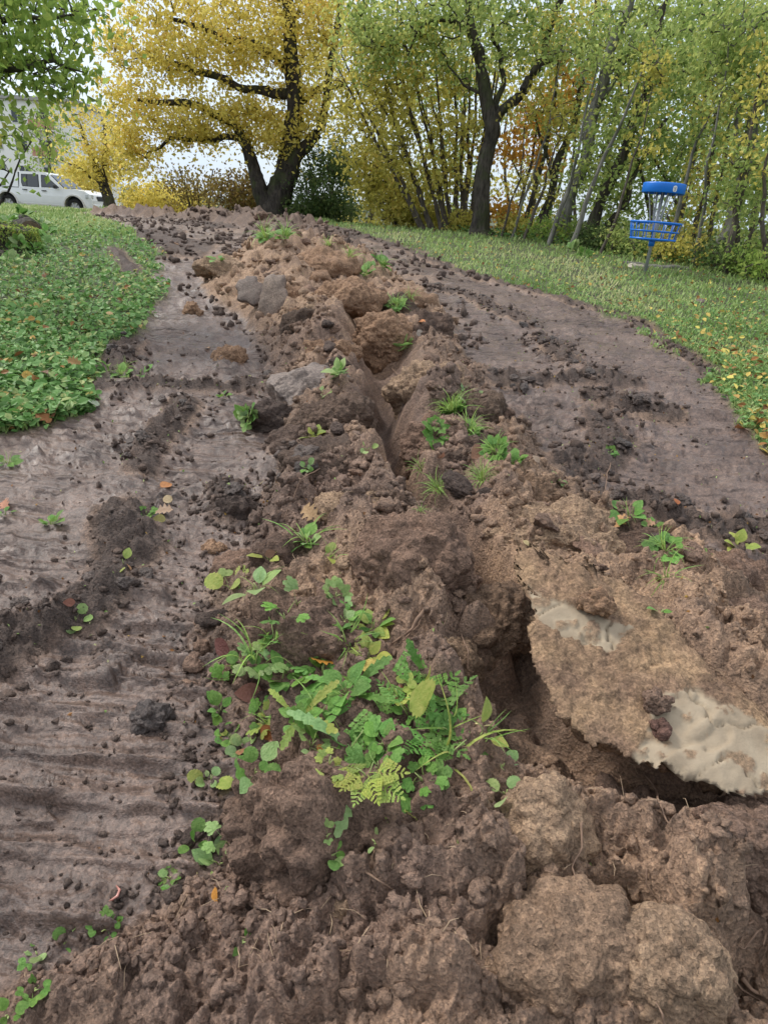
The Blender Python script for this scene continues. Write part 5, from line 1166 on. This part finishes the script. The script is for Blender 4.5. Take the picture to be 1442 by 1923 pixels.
def leaf_trefoil():
    V = [(-.01, 0, 0), (.01, 0, 0), (-.008, .5, .06), (.008, .5, .06)]; F = [[0, 1, 3, 2]]
    for a in (-1.5, 0, 1.5):
        b = len(V); pr = [(0, .03), (.25, .15), (.5, .21), (.75, .18), (1, .03)]
        for s, w in pr:
            for k in (-1, 0, 1):
                x, y = w * k, s * .5; V.append((x * math.cos(a) + y * math.sin(a), .5 + y * math.cos(a) - x * math.sin(a), .06 + .25 * abs(x)))
        for i in range(4):
            o = b + 3 * i; F += [[o, o + 1, o + 4, o + 3], [o + 1, o + 2, o + 5, o + 4]]
    return V, F
KIND = {'ovate': leaf_ovate, 'round': leaf_round, 'lobed': leaf_lobed, 'oak': leaf_oak, 'blade': leaf_blade, 'palmate': leaf_palmate, 'pinnate': leaf_pinnate, 'trefoil': leaf_trefoil}
LM = {}
def leaf_mesh(kind, mat):
    if (kind, mat) not in LM:
        V, F = KIND[kind](); LM[kind, mat] = mesh_np(kind + '_leaf', V, [np.array(F)], M[mat], True)
    return LM[kind, mat]

def frame(yv, nv):
    y = yv.normalized(); x = y.cross(nv).normalized(); z = x.cross(y); return Matrix((x, y, z)).transposed().to_quaternion()

GP = random.Random(21)
PL = []
def plant(px, py, spec, label, cat='plant', tilt=.55, lean=None, group=None, name='weed', spreadpx=0):
    """spec: list of (leaf kind, material, count, leaf length in photo pixels)"""
    PL.append((px, py, spec, label, cat, tilt, lean, group, name, hit(px, py)))
def grow_plants():
    for px, py, spec, label, cat, tilt, lean, group, name, (loc, nrm) in PL:
        k = FPX / (loc - Vector(EYEP)).dot(Vector(fw)); t = empty(name, loc - nrm * .004); tag(t, label, cat, group)
        upv = (nrm * .6 + Vector((0, 0, 1)) * .6).normalized()
        q = max(L for _, _, _, L in spec) / k
        for s in range(2 if cat != 'grass tuft' else 1):
            tip = upv * q * .32 + Vector((GP.uniform(-.2, .2), GP.uniform(-.2, .2), 0)) * q
            tube('stem', [(0, 0, -.01), tuple(tip * .5), tuple(tip)], [.0022, .0018, .001], M['stalk'], t, 5)
        for kind, mat, n, L in spec:
            if L > 34 and py > 1000 and name not in ('sprout',) and n > 2: n, L = int(n * (1.6 if kind != 'blade' else .8)), L * (.66 if kind in ('round', 'ovate') else .85)
            if py < 1000 and py > 560: big = 800 < px < 1000 and py > 740; n, L = int(n * (2.2 if big else 1.6 if kind != 'blade' else 1.0)), L * (.8 if big else .70 if kind != 'blade' else .6)
            a0 = GP.uniform(0, 6.28)
            for i in range(n):
                a = a0 + 6.283 * i / n + GP.uniform(-.5, .5); el = GP.uniform(.1, 1.0) * tilt * (2.3 if kind == 'blade' else 1)
                side = Vector((math.cos(a), math.sin(a), 0)); side = (side - upv * side.dot(upv)).normalized()
                if lean: side = (side + Vector(lean) * .8).normalized()
                yv = side * math.cos(el) + upv * math.sin(el); sz = L / k * GP.uniform(.65, 1.2)
                o = link('leaf', leaf_mesh(kind, mat), t, upv * GP.uniform(.0, .18) * L / k + side * GP.uniform(0, .32 if py > 1000 else .3) * L / k, None, (sz * GP.uniform(.85, 1.15), sz, sz))
                o.rotation_mode = 'QUATERNION'; o.rotation_quaternion = frame(yv, upv) @ Quaternion((0, 1, 0), GP.uniform(-.5, .5))
                c = GP.uniform(.75, 1.25); o.color = (c * GP.uniform(.9, 1.15), c, c * GP.uniform(.8, 1.1), 1)

g_, p_, y_, b_ = 'plant', 'plant_pale', 'plant_yellow', 'plant_grass'
SOD = 'plants on the big sod'
# the planted sod
plant(770, 1345, [('pinnate', g_, 6, 125)], 'feathery bright green plant spreading over the right of the sod', name='feathery_weed', tilt=.5)
plant(830, 1395, [('pinnate', g_, 4, 100), ('ovate', g_, 3, 70)], 'feathery green plant mixed with dark leaves at the right end of the sod', name='feathery_weed', tilt=.45)
plant(690, 1455, [('pinnate', y_, 6, 90)], 'yellowing feathery plant drooping over the front of the sod', name='feathery_weed', lean=(0, -.9, -.2), tilt=.4)
plant(740, 1480, [('pinnate', y_, 3, 70)], 'small yellowing feathery sprig beside the buttercup leaves', name='feathery_weed', lean=(0, -.8, -.3), tilt=.3)
plant(660, 1405, [('lobed', p_, 2, 125), ('ovate', g_, 4, 60)], 'plant with long pale toothed leaves pointing down-left', name='toothed_weed', lean=(-.9, -.7, 0), tilt=.35)
plant(775, 1475, [('palmate', g_, 4, 85)], 'deep green buttercup leaves at the front right of the sod', name='buttercup', lean=(.3, -.8, -.1), tilt=.4)
plant(845, 1372, [('ovate', g_, 5, 65), ('blade', 'plant_grass', 5, 90)], 'dark green broad leaves at the far right of the sod', name='broadleaf_weed')
plant(605, 1265, [('palmate', g_, 6, 80), ('ovate', g_, 6, 65)], 'bushy green plant in the middle of the clump', name='broadleaf_weed')
plant(650, 1300, [('ovate', g_, 7, 80), ('lobed', g_, 3, 100)], 'lush green rosette right of the fallen pink leaf', name='broadleaf_weed')
plant(560, 1350, [('lobed', y_, 3, 95), ('ovate', g_, 4, 60)], 'rosette with narrow yellowish toothed leaves in the clump', name='toothed_weed')
plant(690, 1235, [('ovate', y_, 7, 60)], 'yellow green leafy stems below the big rounded clod', name='yellowing_weed')
plant(700, 1180, [('ovate', y_, 5, 55), ('ovate', g_, 4, 60)], 'mixed green and yellow leaves touching the big rounded clod', name='yellowing_weed')
plant(645, 1165, [('ovate', p_, 9, 40), ('trefoil', g_, 5, 45)], 'pale small-leaved weed left of the big rounded clod', name='pale_weed')
plant(630, 1120, [('trefoil', p_, 8, 36)], 'tiny pale sprigs at the top of the plant clump', name='pale_weed')
plant(480, 1245, [('palmate', p_, 5, 60), ('blade', b_, 14, 110)], 'grey green lobed leaves with grass at the left of the clump', name='pale_weed')
plant(515, 1200, [('ovate', g_, 5, 50), ('blade', b_, 8, 80)], 'small dark leaves above the grassy left of the clump', name='broadleaf_weed')
plant(530, 1275, [('ovate', g_, 6, 70)], 'upright dark green leaves right of the fallen pink leaf', name='broadleaf_weed')
plant(430, 1385, [('round', g_, 9, 40), ('round', y_, 3, 36)], 'creeping weed with small round leaves at the left of the sod', name='creeping_weed')
plant(415, 1335, [('ovate', g_, 5, 50)], 'leaf cluster above the round-leaved creeper', name='creeping_weed')
plant(480, 1450, [('round', g_, 4, 55), ('ovate', p_, 2, 60)], 'three-leaved sprig below the round-leaved creeper', name='creeping_weed')
plant(395, 1465, [('round', p_, 4, 36), ('round', y_, 2, 40)], 'trailing sprig with a yellow spotted leaf over the track edge', name='creeping_weed')
plant(460, 1410, [('round', p_, 5, 45)], 'pale round leaves beside the brown fallen leaf', name='creeping_weed')
plant(600, 1340, [('trefoil', g_, 6, 50), ('blade', b_, 6, 80)], 'clover-like leaves at the heart of the clump', name='clover')
plant(585, 1400, [('trefoil', p_, 3, 55), ('blade', b_, 5, 70)], 'grey trefoil beside the small orange leaf', name='clover')
plant(720, 1400, [('ovate', g_, 5, 70), ('palmate', g_, 3, 70)], 'dense leaves in front of the feathery bright green plant', name='broadleaf_weed')
plant(800, 1275, [('lobed', g_, 2, 70), ('round', y_, 1, 60)], 'two-leaved sprout standing above the sod', name='sprout', tilt=1.2)
plant(822, 1318, [('round', y_, 1, 85)], 'single large lime yellow leaf at the top right of the sod', name='sprout', tilt=.9)
plant(905, 1385, [('ovate', y_, 2, 60), ('blade', b_, 7, 75)], 'pale leaf and straw reaching right from the sod', name='sprout', lean=(.9, 0, 0))
plant(945, 1440, [('ovate', p_, 4, 36)], 'small hanging sprig right of the sod', name='sprout')
plant(948, 1490, [('round', p_, 3, 40)], 'pale leaf cluster on the yellowish brown clod', name='sprout')
plant(650, 1210, [('blade', b_, 16, 80)], 'grass blades behind the bushy green plant', 'grass tuft', name='grass_tuft')
plant(840, 1420, [('blade', y_, 6, 130)], 'long yellow grass blades curving at the right of the sod', 'grass tuft', name='grass_tuft')

for k_ in range(12):      # low leaves that fill the clump between the larger plants
    u, v = GP.uniform(0, 1), GP.uniform(0, 1); qx, qy = 430 + 430 * u, 1200 + 130 * u + 200 * v * (1 - .25 * u)
    plant(qx, qy, [(GP.choice(['trefoil', 'ovate', 'ovate', 'palmate', 'round']), GP.choice([g_, g_, p_, y_]), 4, 44), ('blade', b_, 3, 60)], 'small low weed filling the plant clump on the sod', group='low weeds filling the plant clump', name='low_weed', tilt=.5)
# left of the sod and the bottom
plant(412, 1622, [('ovate', p_, 5, 70)], 'pale minty sprig left of the sod front', name='mint_sprig')
plant(425, 1580, [('palmate', p_, 3, 50)], 'pale lobed leaves above the minty sprig', name='mint_sprig')
plant(318, 1650, [('round', p_, 4, 36), ('trefoil', g_, 3, 36)], 'small cress-like weed on the left track near the bottom', name='cress')
plant(368, 1580, [('round', g_, 4, 32)], 'upright little sprig left of the minty sprig', name='cress', tilt=1.2)
plant(625, 1605, [('round', g_, 4, 34), ('round', p_, 2, 30)], 'little round-leaved sprig on the sod front', name='cress')
plant(705, 1585, [('round', p_, 2, 30)], 'single pale leaflet hanging on the sod front', name='cress')
plant(615, 1570, [('trefoil', p_, 2, 28)], 'tiny pale leaf above the round-leaved sprig', name='cress')
plant(200, 1745, [('trefoil', g_, 4, 34)], 'tiny green sprig on the lower left track', name='cress')
plant(70, 1790, [('round', p_, 5, 30), ('trefoil', g_, 2, 30)], 'trailing small weed at the lower left corner', name='cress')
plant(65, 1860, [('trefoil', g_, 3, 40)], 'small weed just below the trailing weed at the lower left', name='cress')
plant(15, 1908, [('ovate', g_, 3, 45)], 'green leaf at the bottom left corner', name='cress')
plant(120, 1775, [('round', g_, 2, 26)], 'two tiny round leaves near the trailing weed', name='cress')
plant(455, 1770, [('ovate', g_, 2, 34)], 'small dark leaf below the orange leaf at the bottom', name='cress')
# grassy sod chunk and neighbours
plant(575, 1018, [('ovate', g_, 6, 55), ('blade', b_, 16, 75), ('ovate', p_, 4, 45)], 'green tuft on the dark sod chunk left of the rounded clod', name='tuft')
plant(620, 1045, [('ovate', y_, 3, 45), ('blade', b_, 8, 60)], 'yellowing leaves at the right of the dark sod chunk', name='tuft')
plant(505, 1052, [('ovate', y_, 3, 40)], 'small yellow green sprig left of the dark sod chunk', name='sprout')
plant(432, 1105, [('round', y_, 3, 42), ('trefoil', p_, 2, 36)], 'yellow leaved sprig at the edge of the left track', name='sprout', tilt=1.1)
plant(485, 1108, [('ovate', p_, 4, 50), ('blade', b_, 6, 45)], 'pale leaf sprig right of the yellow leaved sprig', name='sprout')
plant(535, 1160, [('palmate', g_, 3, 45)], 'small lobed leaf on bare soil above the clump', name='sprout')
plant(557, 1135, [('palmate', p_, 2, 45)], 'pale flat leaf on the soil above the clump', name='sprout')
# around the trench
plant(470, 785, [('ovate', g_, 6, 48), ('trefoil', p_, 8, 34)], 'green leafy weed on the dark lump beside the left track', name='broadleaf_weed', tilt=.9)
plant(640, 703, [('ovate', p_, 6, 44), ('trefoil', g_, 4, 32)], 'pale green sprig on top of the grey smooth slab', name='broadleaf_weed', tilt=.9)
plant(605, 740, [('round', p_, 4, 28)], 'small sprig on the face of the grey smooth slab', name='cress')
plant(590, 820, [('ovate', y_, 5, 34)], 'yellow sprig on the cracked dark clod', name='yellowing_weed', tilt=1)
plant(575, 880, [('round', p_, 3, 26), ('ovate', g_, 2, 28)], 'little sprig below the yellow sprig', name='cress', tilt=1)
plant(690, 845, [('round', p_, 3, 26)], 'tiny pale sprig at the trench mouth', name='cress')
plant(850, 775, [('blade', b_, 34, 62), ('trefoil', g_, 10, 30)], 'bright grass tuft on the sod right of the furrow', 'grass tuft', name='grass_tuft')
plant(880, 815, [('blade', b_, 24, 56), ('trefoil', g_, 10, 30)], 'bright grass running down the slope right of the trench', 'grass tuft', name='grass_tuft')
plant(818, 818, [('ovate', g_, 9, 40)], 'broad green leaves left of the bright grass', name='broadleaf_weed')
plant(930, 850, [('trefoil', g_, 12, 34), ('blade', b_, 14, 46)], 'clover and grass beside the brown fallen leaf', name='clover')
plant(965, 872, [('ovate', g_, 8, 38)], 'green leaves at the right foot of the grassy sod', name='broadleaf_weed')
plant(905, 905, [('blade', b_, 30, 48)], 'pale grass tuft on the dark sod right of the trench', 'grass tuft', name='grass_tuft')
plant(790, 882, [('blade', b_, 22, 48)], 'pale grass tuft on the trench rim', 'grass tuft', name='grass_tuft')
plant(825, 922, [('blade', b_, 22, 48)], 'grass tuft below the trench rim tuft', 'grass tuft', name='grass_tuft')
plant(790, 960, [('blade', b_, 20, 36)], 'mossy grass tuft at the end of the trench', 'grass tuft', name='grass_tuft')
plant(875, 752, [('palmate', p_, 2, 36)], 'flat grey green leaf above the bright grass', name='sprout')
plant(762, 655, [('trefoil', p_, 10, 34), ('blade', b_, 8, 40)], 'pale weed growing in the furrow head', name='pale_weed', tilt=1.1)
plant(745, 575, [('blade', b_, 34, 48), ('trefoil', g_, 8, 26)], 'green tuft on the right flank of the heap', 'grass tuft', name='grass_tuft')
plant(772, 562, [('blade', b_, 20, 36)], 'smaller green tuft above the right flank tuft', 'grass tuft', name='grass_tuft')
plant(690, 516, [('ovate', g_, 10, 26), ('blade', b_, 12, 34)], 'leafy green tuft at the upper right of the heap', name='tuft')
plant(716, 498, [('ovate', g_, 10, 26), ('blade', b_, 10, 30)], 'leafy tuft next to the upper right tuft', name='tuft')
plant(655, 482, [('blade', b_, 24, 30)], 'grassy top of the dark sod at the upper right', 'grass tuft', name='grass_tuft')
plant(500, 448, [('blade', b_, 40, 34), ('ovate', g_, 10, 22)], 'wide bright tuft on the ridge top below the oak', 'grass tuft', name='grass_tuft')
plant(535, 446, [('blade', b_, 36, 32), ('ovate', g_, 10, 22)], 'bright tuft right of the wide ridge top tuft', 'grass tuft', name='grass_tuft')
plant(410, 490, [('ovate', g_, 8, 20)], 'small weed at the far left foot of the heap', name='broadleaf_weed')
plant(620, 462, [('blade', b_, 24, 24)], 'thin grass on the far right side of the ridge', 'grass tuft', name='grass_tuft')
# right side
plant(1180, 968, [('ovate', g_, 4, 48), ('blade', b_, 8, 48)], 'green sprig beside the oak leaf on the right clods', name='sprout')
plant(1248, 1035, [('blade', b_, 30, 56), ('trefoil', g_, 8, 34)], 'bright grass hanging on the dark clod at the right', 'grass tuft', name='grass_tuft')
plant(1250, 1085, [('blade', b_, 24, 60)], 'yellowish grass below the bright hanging grass', 'grass tuft', name='grass_tuft', lean=(0, -.6, -.5))
plant(1225, 990, [('ovate', g_, 4, 34)], 'small leaves above the bright hanging grass', name='sprout')
plant(1385, 1030, [('ovate', y_, 6, 34)], 'small yellow green weed at the right track edge', name='sprout', tilt=1)
plant(1240, 1150, [('ovate', g_, 2, 28)], 'two tiny leaves on the right clods', name='sprout')
plant(820, 800, [('trefoil', g_, 3, 28)], 'tiny clover above the broad green leaves', name='clover')
plant(1045, 905, [('ovate', p_, 2, 30)], 'pale curled leaf at the edge of the right track', name='sprout')
plant(1145, 850, [('trefoil', g_, 4, 24)], 'small weed in the crumbs of the right track', name='cress')
# left track
plant(98, 985, [('ovate', g_, 5, 40), ('blade', b_, 6, 40)], 'lone uprooted sprig on the left track', name='broadleaf_weed', tilt=.9)
plant(14, 870, [('blade', b_, 16, 40), ('ovate', g_, 4, 30)], 'green tuft at the left edge of the track', name='tuft')
plant(12, 965, [('ovate', g_, 3, 30)], 'small weed at the left edge below the green tuft', name='cress')
plant(142, 1165, [('round', p_, 4, 32), ('round', y_, 2, 30)], 'crushed weed in the dark lumps of the left track', name='cress')
plant(232, 1058, [('ovate', y_, 2, 32)], 'yellow leaf sprig in the dark lumps', name='cress')
plant(275, 965, [('trefoil', g_, 4, 26)], 'tiny weed on the upper dark lumps', name='cress')
plant(230, 705, [('blade', b_, 20, 40), ('ovate', g_, 6, 30)], 'grassy sod edge beside the left ground cover', name='tuft')
plant(265, 705, [('ovate', g_, 6, 32)], 'leafy sprig right of the grassy sod edge', name='broadleaf_weed')
plant(235, 690, [('blade', b_, 18, 36)], 'dry grass on the small soil heap by the ground cover', 'grass tuft', name='grass_tuft')
plant(420, 745, [('ovate', g_, 3, 24)], 'tiny green leaf on the cross heap of the left track', name='cress')
plant(1075, 470, [('ovate', 'plant_pale', 14, 18)], 'bright yellow green broad-leaved plant at the wood edge', name='broadleaf_weed', tilt=1.2)
plant(1095, 480, [('ovate', g_, 12, 16)], 'low pale broad leaves beside the yellow green plant', name='broadleaf_weed', tilt=.8)


for k_, (qx, qy) in enumerate([(20, 420), (45, 405), (78, 425), (90, 440), (40, 462), (70, 470), (20, 492), (95, 462)]):
    plant(qx, qy, [('ovate', g_ if k_ % 2 else p_, 7, 20), ('trefoil', g_, 4, 18)], 'small leafy weed growing on and around the mossy stump', group='weeds around the mossy stump', name='stump_weed', tilt=1.0)
# fallen leaves
FL = [(470, 1296, 'ovate', (.36, .17, .13), 62, 'fallen pinkish red hazel leaf on the plant clump'), (505, 1372, 'ovate', (.40, .15, .05), 48, 'fallen rusty leaf standing in the plant clump'), (607, 1232, 'oak', (.62, .30, .05), 52, 'crumpled orange leaf in the middle of the clump'),
      (596, 1410, 'ovate', (.58, .27, .08), 28, 'small orange leaf low in the clump'), (411, 1676, 'ovate', (.62, .28, .05), 34, 'orange leaf on soil below the minty sprig'), (455, 1732, 'ovate', (.75, .40, .05), 34, 'orange yellow leaf standing at the bottom left of centre'),
      (1166, 982, 'oak', (.60, .34, .16), 46, 'tan orange oak leaf on the dark clod at the right'), (586, 966, 'oak', (.52, .34, .18), 46, 'tan oak leaf left of the tan crumbly heap'), (310, 915, 'ovate', (.50, .22, .08), 34, 'orange leaf on the upper left track'),
      (313, 938, 'round', (.62, .48, .28), 24, 'pale round leaf below the orange leaf on the left track'), (308, 962, 'oak', (.46, .32, .22), 36, 'pinkish tan leaf on the left track'), (302, 976, 'ovate', (.42, .38, .14), 28, 'yellowish leaf below the pinkish tan leaf'),
      (424, 1216, 'ovate', (.16, .06, .05), 56, 'dark red brown leaf at the left tip of the clump'), (898, 850, 'ovate', (.30, .16, .10), 52, 'brown leaf lying on the clover'), (790, 606, 'ovate', (.55, .22, .08), 22, 'orange leaf on the dark sod edge'),
      (786, 628, 'ovate', (.42, .36, .30), 24, 'grey curled leaf on the dark sod edge'), (1218, 986, 'oak', (.55, .33, .20), 26, 'small tan leaf beside the hanging grass'), (1268, 945, 'ovate', (.42, .14, .05), 22, 'red brown leaf on the right track'),
      (1398, 800, 'oak', (.42, .18, .07), 42, 'brown oak leaf at the right lawn edge'), (1420, 790, 'oak', (.48, .20, .07), 40, 'reddish oak leaf right of the brown oak leaf'), (1430, 848, 'ovate', (.7, .55, .12), 30, 'yellow leaf at the right frame edge on the lawn'),
      (50, 705, 'ovate', (.62, .40, .10), 26, 'yellow orange leaf on the left ground cover'), (110, 772, 'oak', (.30, .14, .07), 40, 'brown leaf at the lower edge of the ground cover'), (80, 785, 'oak', (.36, .16, .06), 40, 'rusty leaf left of the brown leaf at the ground cover edge'),
      (455, 1418, 'ovate', (.34, .17, .08), 36, 'brown leaf among the round pale leaves'), (685, 1290, 'oak', (.45, .22, .07), 36, 'brown orange leaf behind the feathery bright plant'), (690, 1255, 'round', (.58, .46, .12), 44, 'ochre round leaf below the rounded clod'),
      (240, 1068, 'ovate', (.50, .28, .14), 20, 'small tan leaf in the dark lumps'), (15, 950, 'oak', (.55, .27, .17), 34, 'salmon leaf at the left edge of the track'), (133, 1130, 'ovate', (.32, .14, .10), 26, 'red brown leaf in the dark lumps'),
      (1005, 865, 'ovate', (.4, .3, .22), 22, 'tan leaf on the mud below the grassy sod'), (825, 855, 'ovate', (.42, .22, .15), 24, 'pinkish leaf on the trench rim'), (505, 1040, 'ovate', (.25, .14, .09), 26, 'dark leaf left of the dark sod chunk'),
      (205, 590, 'ovate', (.6, .42, .2), 18, 'tan leaf among the left ground cover near the path'), (390, 655, 'ovate', (.5, .32, .2), 16, 'small leaf on the smooth left track'), (1080, 745, 'ovate', (.42, .33, .28), 26, 'grey leaf on the dark heap across the right track'),
      (985, 1020, 'ovate', (.5, .4, .2), 18, 'tiny ochre leaf on the light brown clod'), (175, 760, 'round', (.35, .42, .3), 40, 'flat grey green leaf at the lower corner of the ground cover'), (140, 680, 'oak', (.42, .25, .1), 26, 'brown leaf in the middle of the ground cover')]
FH = [hit(a, b) for a, b, *_ in FL]
TW = [([(792, 1145), (775, 1160), (765, 1185), (742, 1208)], .007, 'thick bent root sticking out under the rounded clod'), ([(795, 1143), (780, 1175), (760, 1200), (748, 1212)], .003, 'thin root beside the thick bent root'),
      ([(1087, 1545), (1086, 1580), (1080, 1620), (1088, 1670)], .003, 'thin white root hanging from the yellowish clod'), ([(1212, 1455), (1230, 1490), (1250, 1525), (1265, 1562)], .004, 'straight brown twig under the slab'),
      ([(688, 1635), (710, 1650), (745, 1672)], .003, 'pale twig on the sod front'), ([(1395, 1838), (1410, 1855), (1442, 1875)], .006, 'pinkish root at the bottom right edge'), ([(1375, 1840), (1400, 1862), (1442, 1885)], .003, 'thin root below the pinkish root'),
      ([(1440, 1715), (1410, 1735), (1385, 1765)], .004, 'upper strand of the root tangle at the right edge'), ([(1442, 1735), (1415, 1750), (1395, 1775), (1380, 1772)], .003, 'middle strand of the root tangle at the right edge'), ([(1440, 1750), (1425, 1765), (1420, 1790)], .003, 'lower strand of the root tangle at the right edge'),
      ([(866, 1190), (876, 1225), (880, 1260)], .003, 'root strand down the side of the rounded clod'), ([(890, 1360), (915, 1362), (945, 1372)], .0025, 'dry straw reaching right from the sod'), ([(478, 918), (495, 905)], .0025, 'short pale straw left of the trench'),
      ([(735, 690), (760, 720), (790, 735)], .003, 'thin root in the furrow'), ([(1145, 870), (1130, 940)], .003, 'thin twig leaning on the right clods'), ([(845, 955), (860, 935)], .004, 'reddish twig right of the trench end'), ([(820, 1440), (840, 1400), (835, 1360)], .003, 'yellow grass stalk on the right of the sod'), ([(1215, 1630), (1222, 1660), (1235, 1690)], .0025, 'short root on the brown broken clod'), ([(600, 880), (560, 900), (530, 985)], .003, 'brown twig below the little sprig'), ([(395, 1590), (380, 1610), (372, 1640)], .0025, 'dry stalk left of the minty sprig'), ([(1255, 1960), (1240, 1890), (1230, 1880)], .003, 'dark rootlet on the sandy clod')]
TH = [[hit(a, b) for a, b in t[0]] for t in TW]
WH = [hit(a, b) for a, b in [(222, 1664), (226, 1674), (222, 1684), (214, 1690), (206, 1692)]]
AC = [(512, 1392, 'acorn among the leaves at the left of the sod'), (745, 1310, 'brown nut above the feathery bright green plant'), (752, 1290, 'pale nut beside the brown nut on the sod')]
AH = [hit(a, b) for a, b, _ in AC]
STONES = [(1232, 1322, 50, BROWN, 'dark round lump sitting on the pale slab'), (1235, 1372, 32, (.16, .09, .07), 'curled reddish lump lower on the pale slab'), (1112, 1132, 60, ORANGE, 'orange lump at the top of the slab')]
SH = [hit(a, b) for a, b, *_ in STONES]
grow_plants()
for (px, py, kind, c, L, lab), (loc, n) in zip(FL, FH):
    k = FPX / (loc - Vector(EYEP)).dot(Vector(fw)); a = GP.uniform(0, 6.28); y = Vector((math.cos(a), math.sin(a), GP.uniform(-.1, .35))); y = (y - n * y.dot(n) * .8).normalized()
    sz = L / k; o = link('fallen_leaf', leaf_mesh(kind, 'fallen'), None, loc + n * .008 - y * sz * .5, None, (sz, sz, sz)); o.rotation_mode = 'QUATERNION'; o.rotation_quaternion = frame(y, n) @ Quaternion((0, 1, 0), GP.uniform(-.35, .35)); o.color = (*c, 1); tag(o, lab, 'leaf')
for (pp, r, lab), hs in zip(TW, TH):
    pts = [np.array(l + n * (r * 1.6 + (.010 if 0 < i < len(hs) - 1 else 0))) for i, (l, n) in enumerate(hs)]; s = bend(np.column_stack([np.array(pts), np.linspace(r, r * .45, len(pts))]), np.random.default_rng(len(lab)), .5, 6)
    o = tube('root' if 'root' in lab else 'twig', s[:, :3], s[:, 3], M['straw'] if ('straw' in lab or 'stalk' in lab) else M['root'], None, 6); tag(o, lab, 'root' if 'root' in lab else 'twig')
wp = np.array([np.array(l + n * .004) for l, n in WH]); o = tube('earthworm', wp, [.0015, .003, .0033, .003, .0012], M['worm'], None, 8); tag(o, 'small pink earthworm on the lower left track', 'earthworm')
for (px, py, lab), (loc, n) in zip(AC, AH):
    V, F = ico(3); o = link('nut', mesh_np('nut', V * np.array([.0085, .0085, .012]) * (1 + .15 * np.clip(V[:, 2:], 0, 1) ** 6), [F], M['acorn']), None, loc + n * .006, (1.2, GP.uniform(0, 3), 0)); tag(o, lab, 'nut')
for (px, py, w, c, lab), (loc, n) in zip(STONES, SH):
    r = w / 2 / (FPX / (loc - Vector(EYEP)).dot(Vector(fw))); V, F = clod_arrays(int(px), 5, (r, r * .9, r * .75), 6); o = link('soil_clod', mesh_np('soil_clod', V, [F], M['soil']), None, loc + n * r * .4); set_col(o, c); tag(o, lab, 'soil clod')

# fine root hairs and shredded plant bits, too small and many to count
def bits():
    g = np.random.default_rng(5); n = 900; f = on_ridge(.8, 4.5, .02, .98); p = np.array([f(g) for _ in range(n)]); z, mk, rg = field(p[:, 0].copy(), p[:, 1].copy())
    A = np.column_stack([p, z + .004]); an = g.uniform(0, 6.28, n); L = g.uniform(.012, .055, n); d = np.column_stack([np.cos(an), np.sin(an), g.uniform(-.3, .35, n)]) * L[:, None]
    B = A + d * .5 + np.array([0, 0, 1]) * (L * .15)[:, None]; C = A + d + g.normal(size=(n, 3)) * (L * .12)[:, None]; r = g.uniform(.0004, .0011, n)
    V1, Q1 = frusta(A, B, r, r, 4); V2, Q2 = frusta(B, C, r, r * .5, 4)
    tag(link('root_fibres', mesh_np('root_fibres', np.concatenate([V1, V2]), [Q1, Q2 + len(V1)], plain('root_fibre', (.40, .29, .19), .8, .2, 0, .3, 40))), 'fine pale root hairs sticking out of the ridge soil', 'root fibres', kind='stuff')
    P_ = [on_wind(list(range(0, 14)), 1.2)(g) for _ in range(500)] + [(g.uniform(-2, -.5), g.uniform(.9, 6)) for _ in range(160)] + [(g.uniform(.7, 2.4), g.uniform(2.8, 8)) for _ in range(160)] + [on_ridge(.9, 9, -.05, 1.05)(g) for _ in range(420)]
    P_ = np.array(P_); z, mk, rg = field(P_[:, 0].copy(), P_[:, 1].copy()); LV, LF = leaf_cards(np.column_stack([P_, z + .006]), .016, g, 0); k = np.arange(len(P_)) % 2
    LF = LF.reshape(-1, 2, 3)
    tag(link('plant_debris', mesh_np('plant_debris', LV, [LF[k == 0].reshape(-1, 3)], M['litter'], False, fattr=np.repeat(g.random((k == 0).sum()) * .6, 2))), 'shredded brown leaf bits trodden into the soil', 'plant debris', kind='stuff')
    tag(link('plant_debris', mesh_np('plant_debris', LV, [LF[k == 1].reshape(-1, 3)], M['grass'], False, fattr=np.repeat(g.random((k == 1).sum()), 2))), 'shredded green leaf bits trodden into the soil', 'plant debris', kind='stuff')
bits()
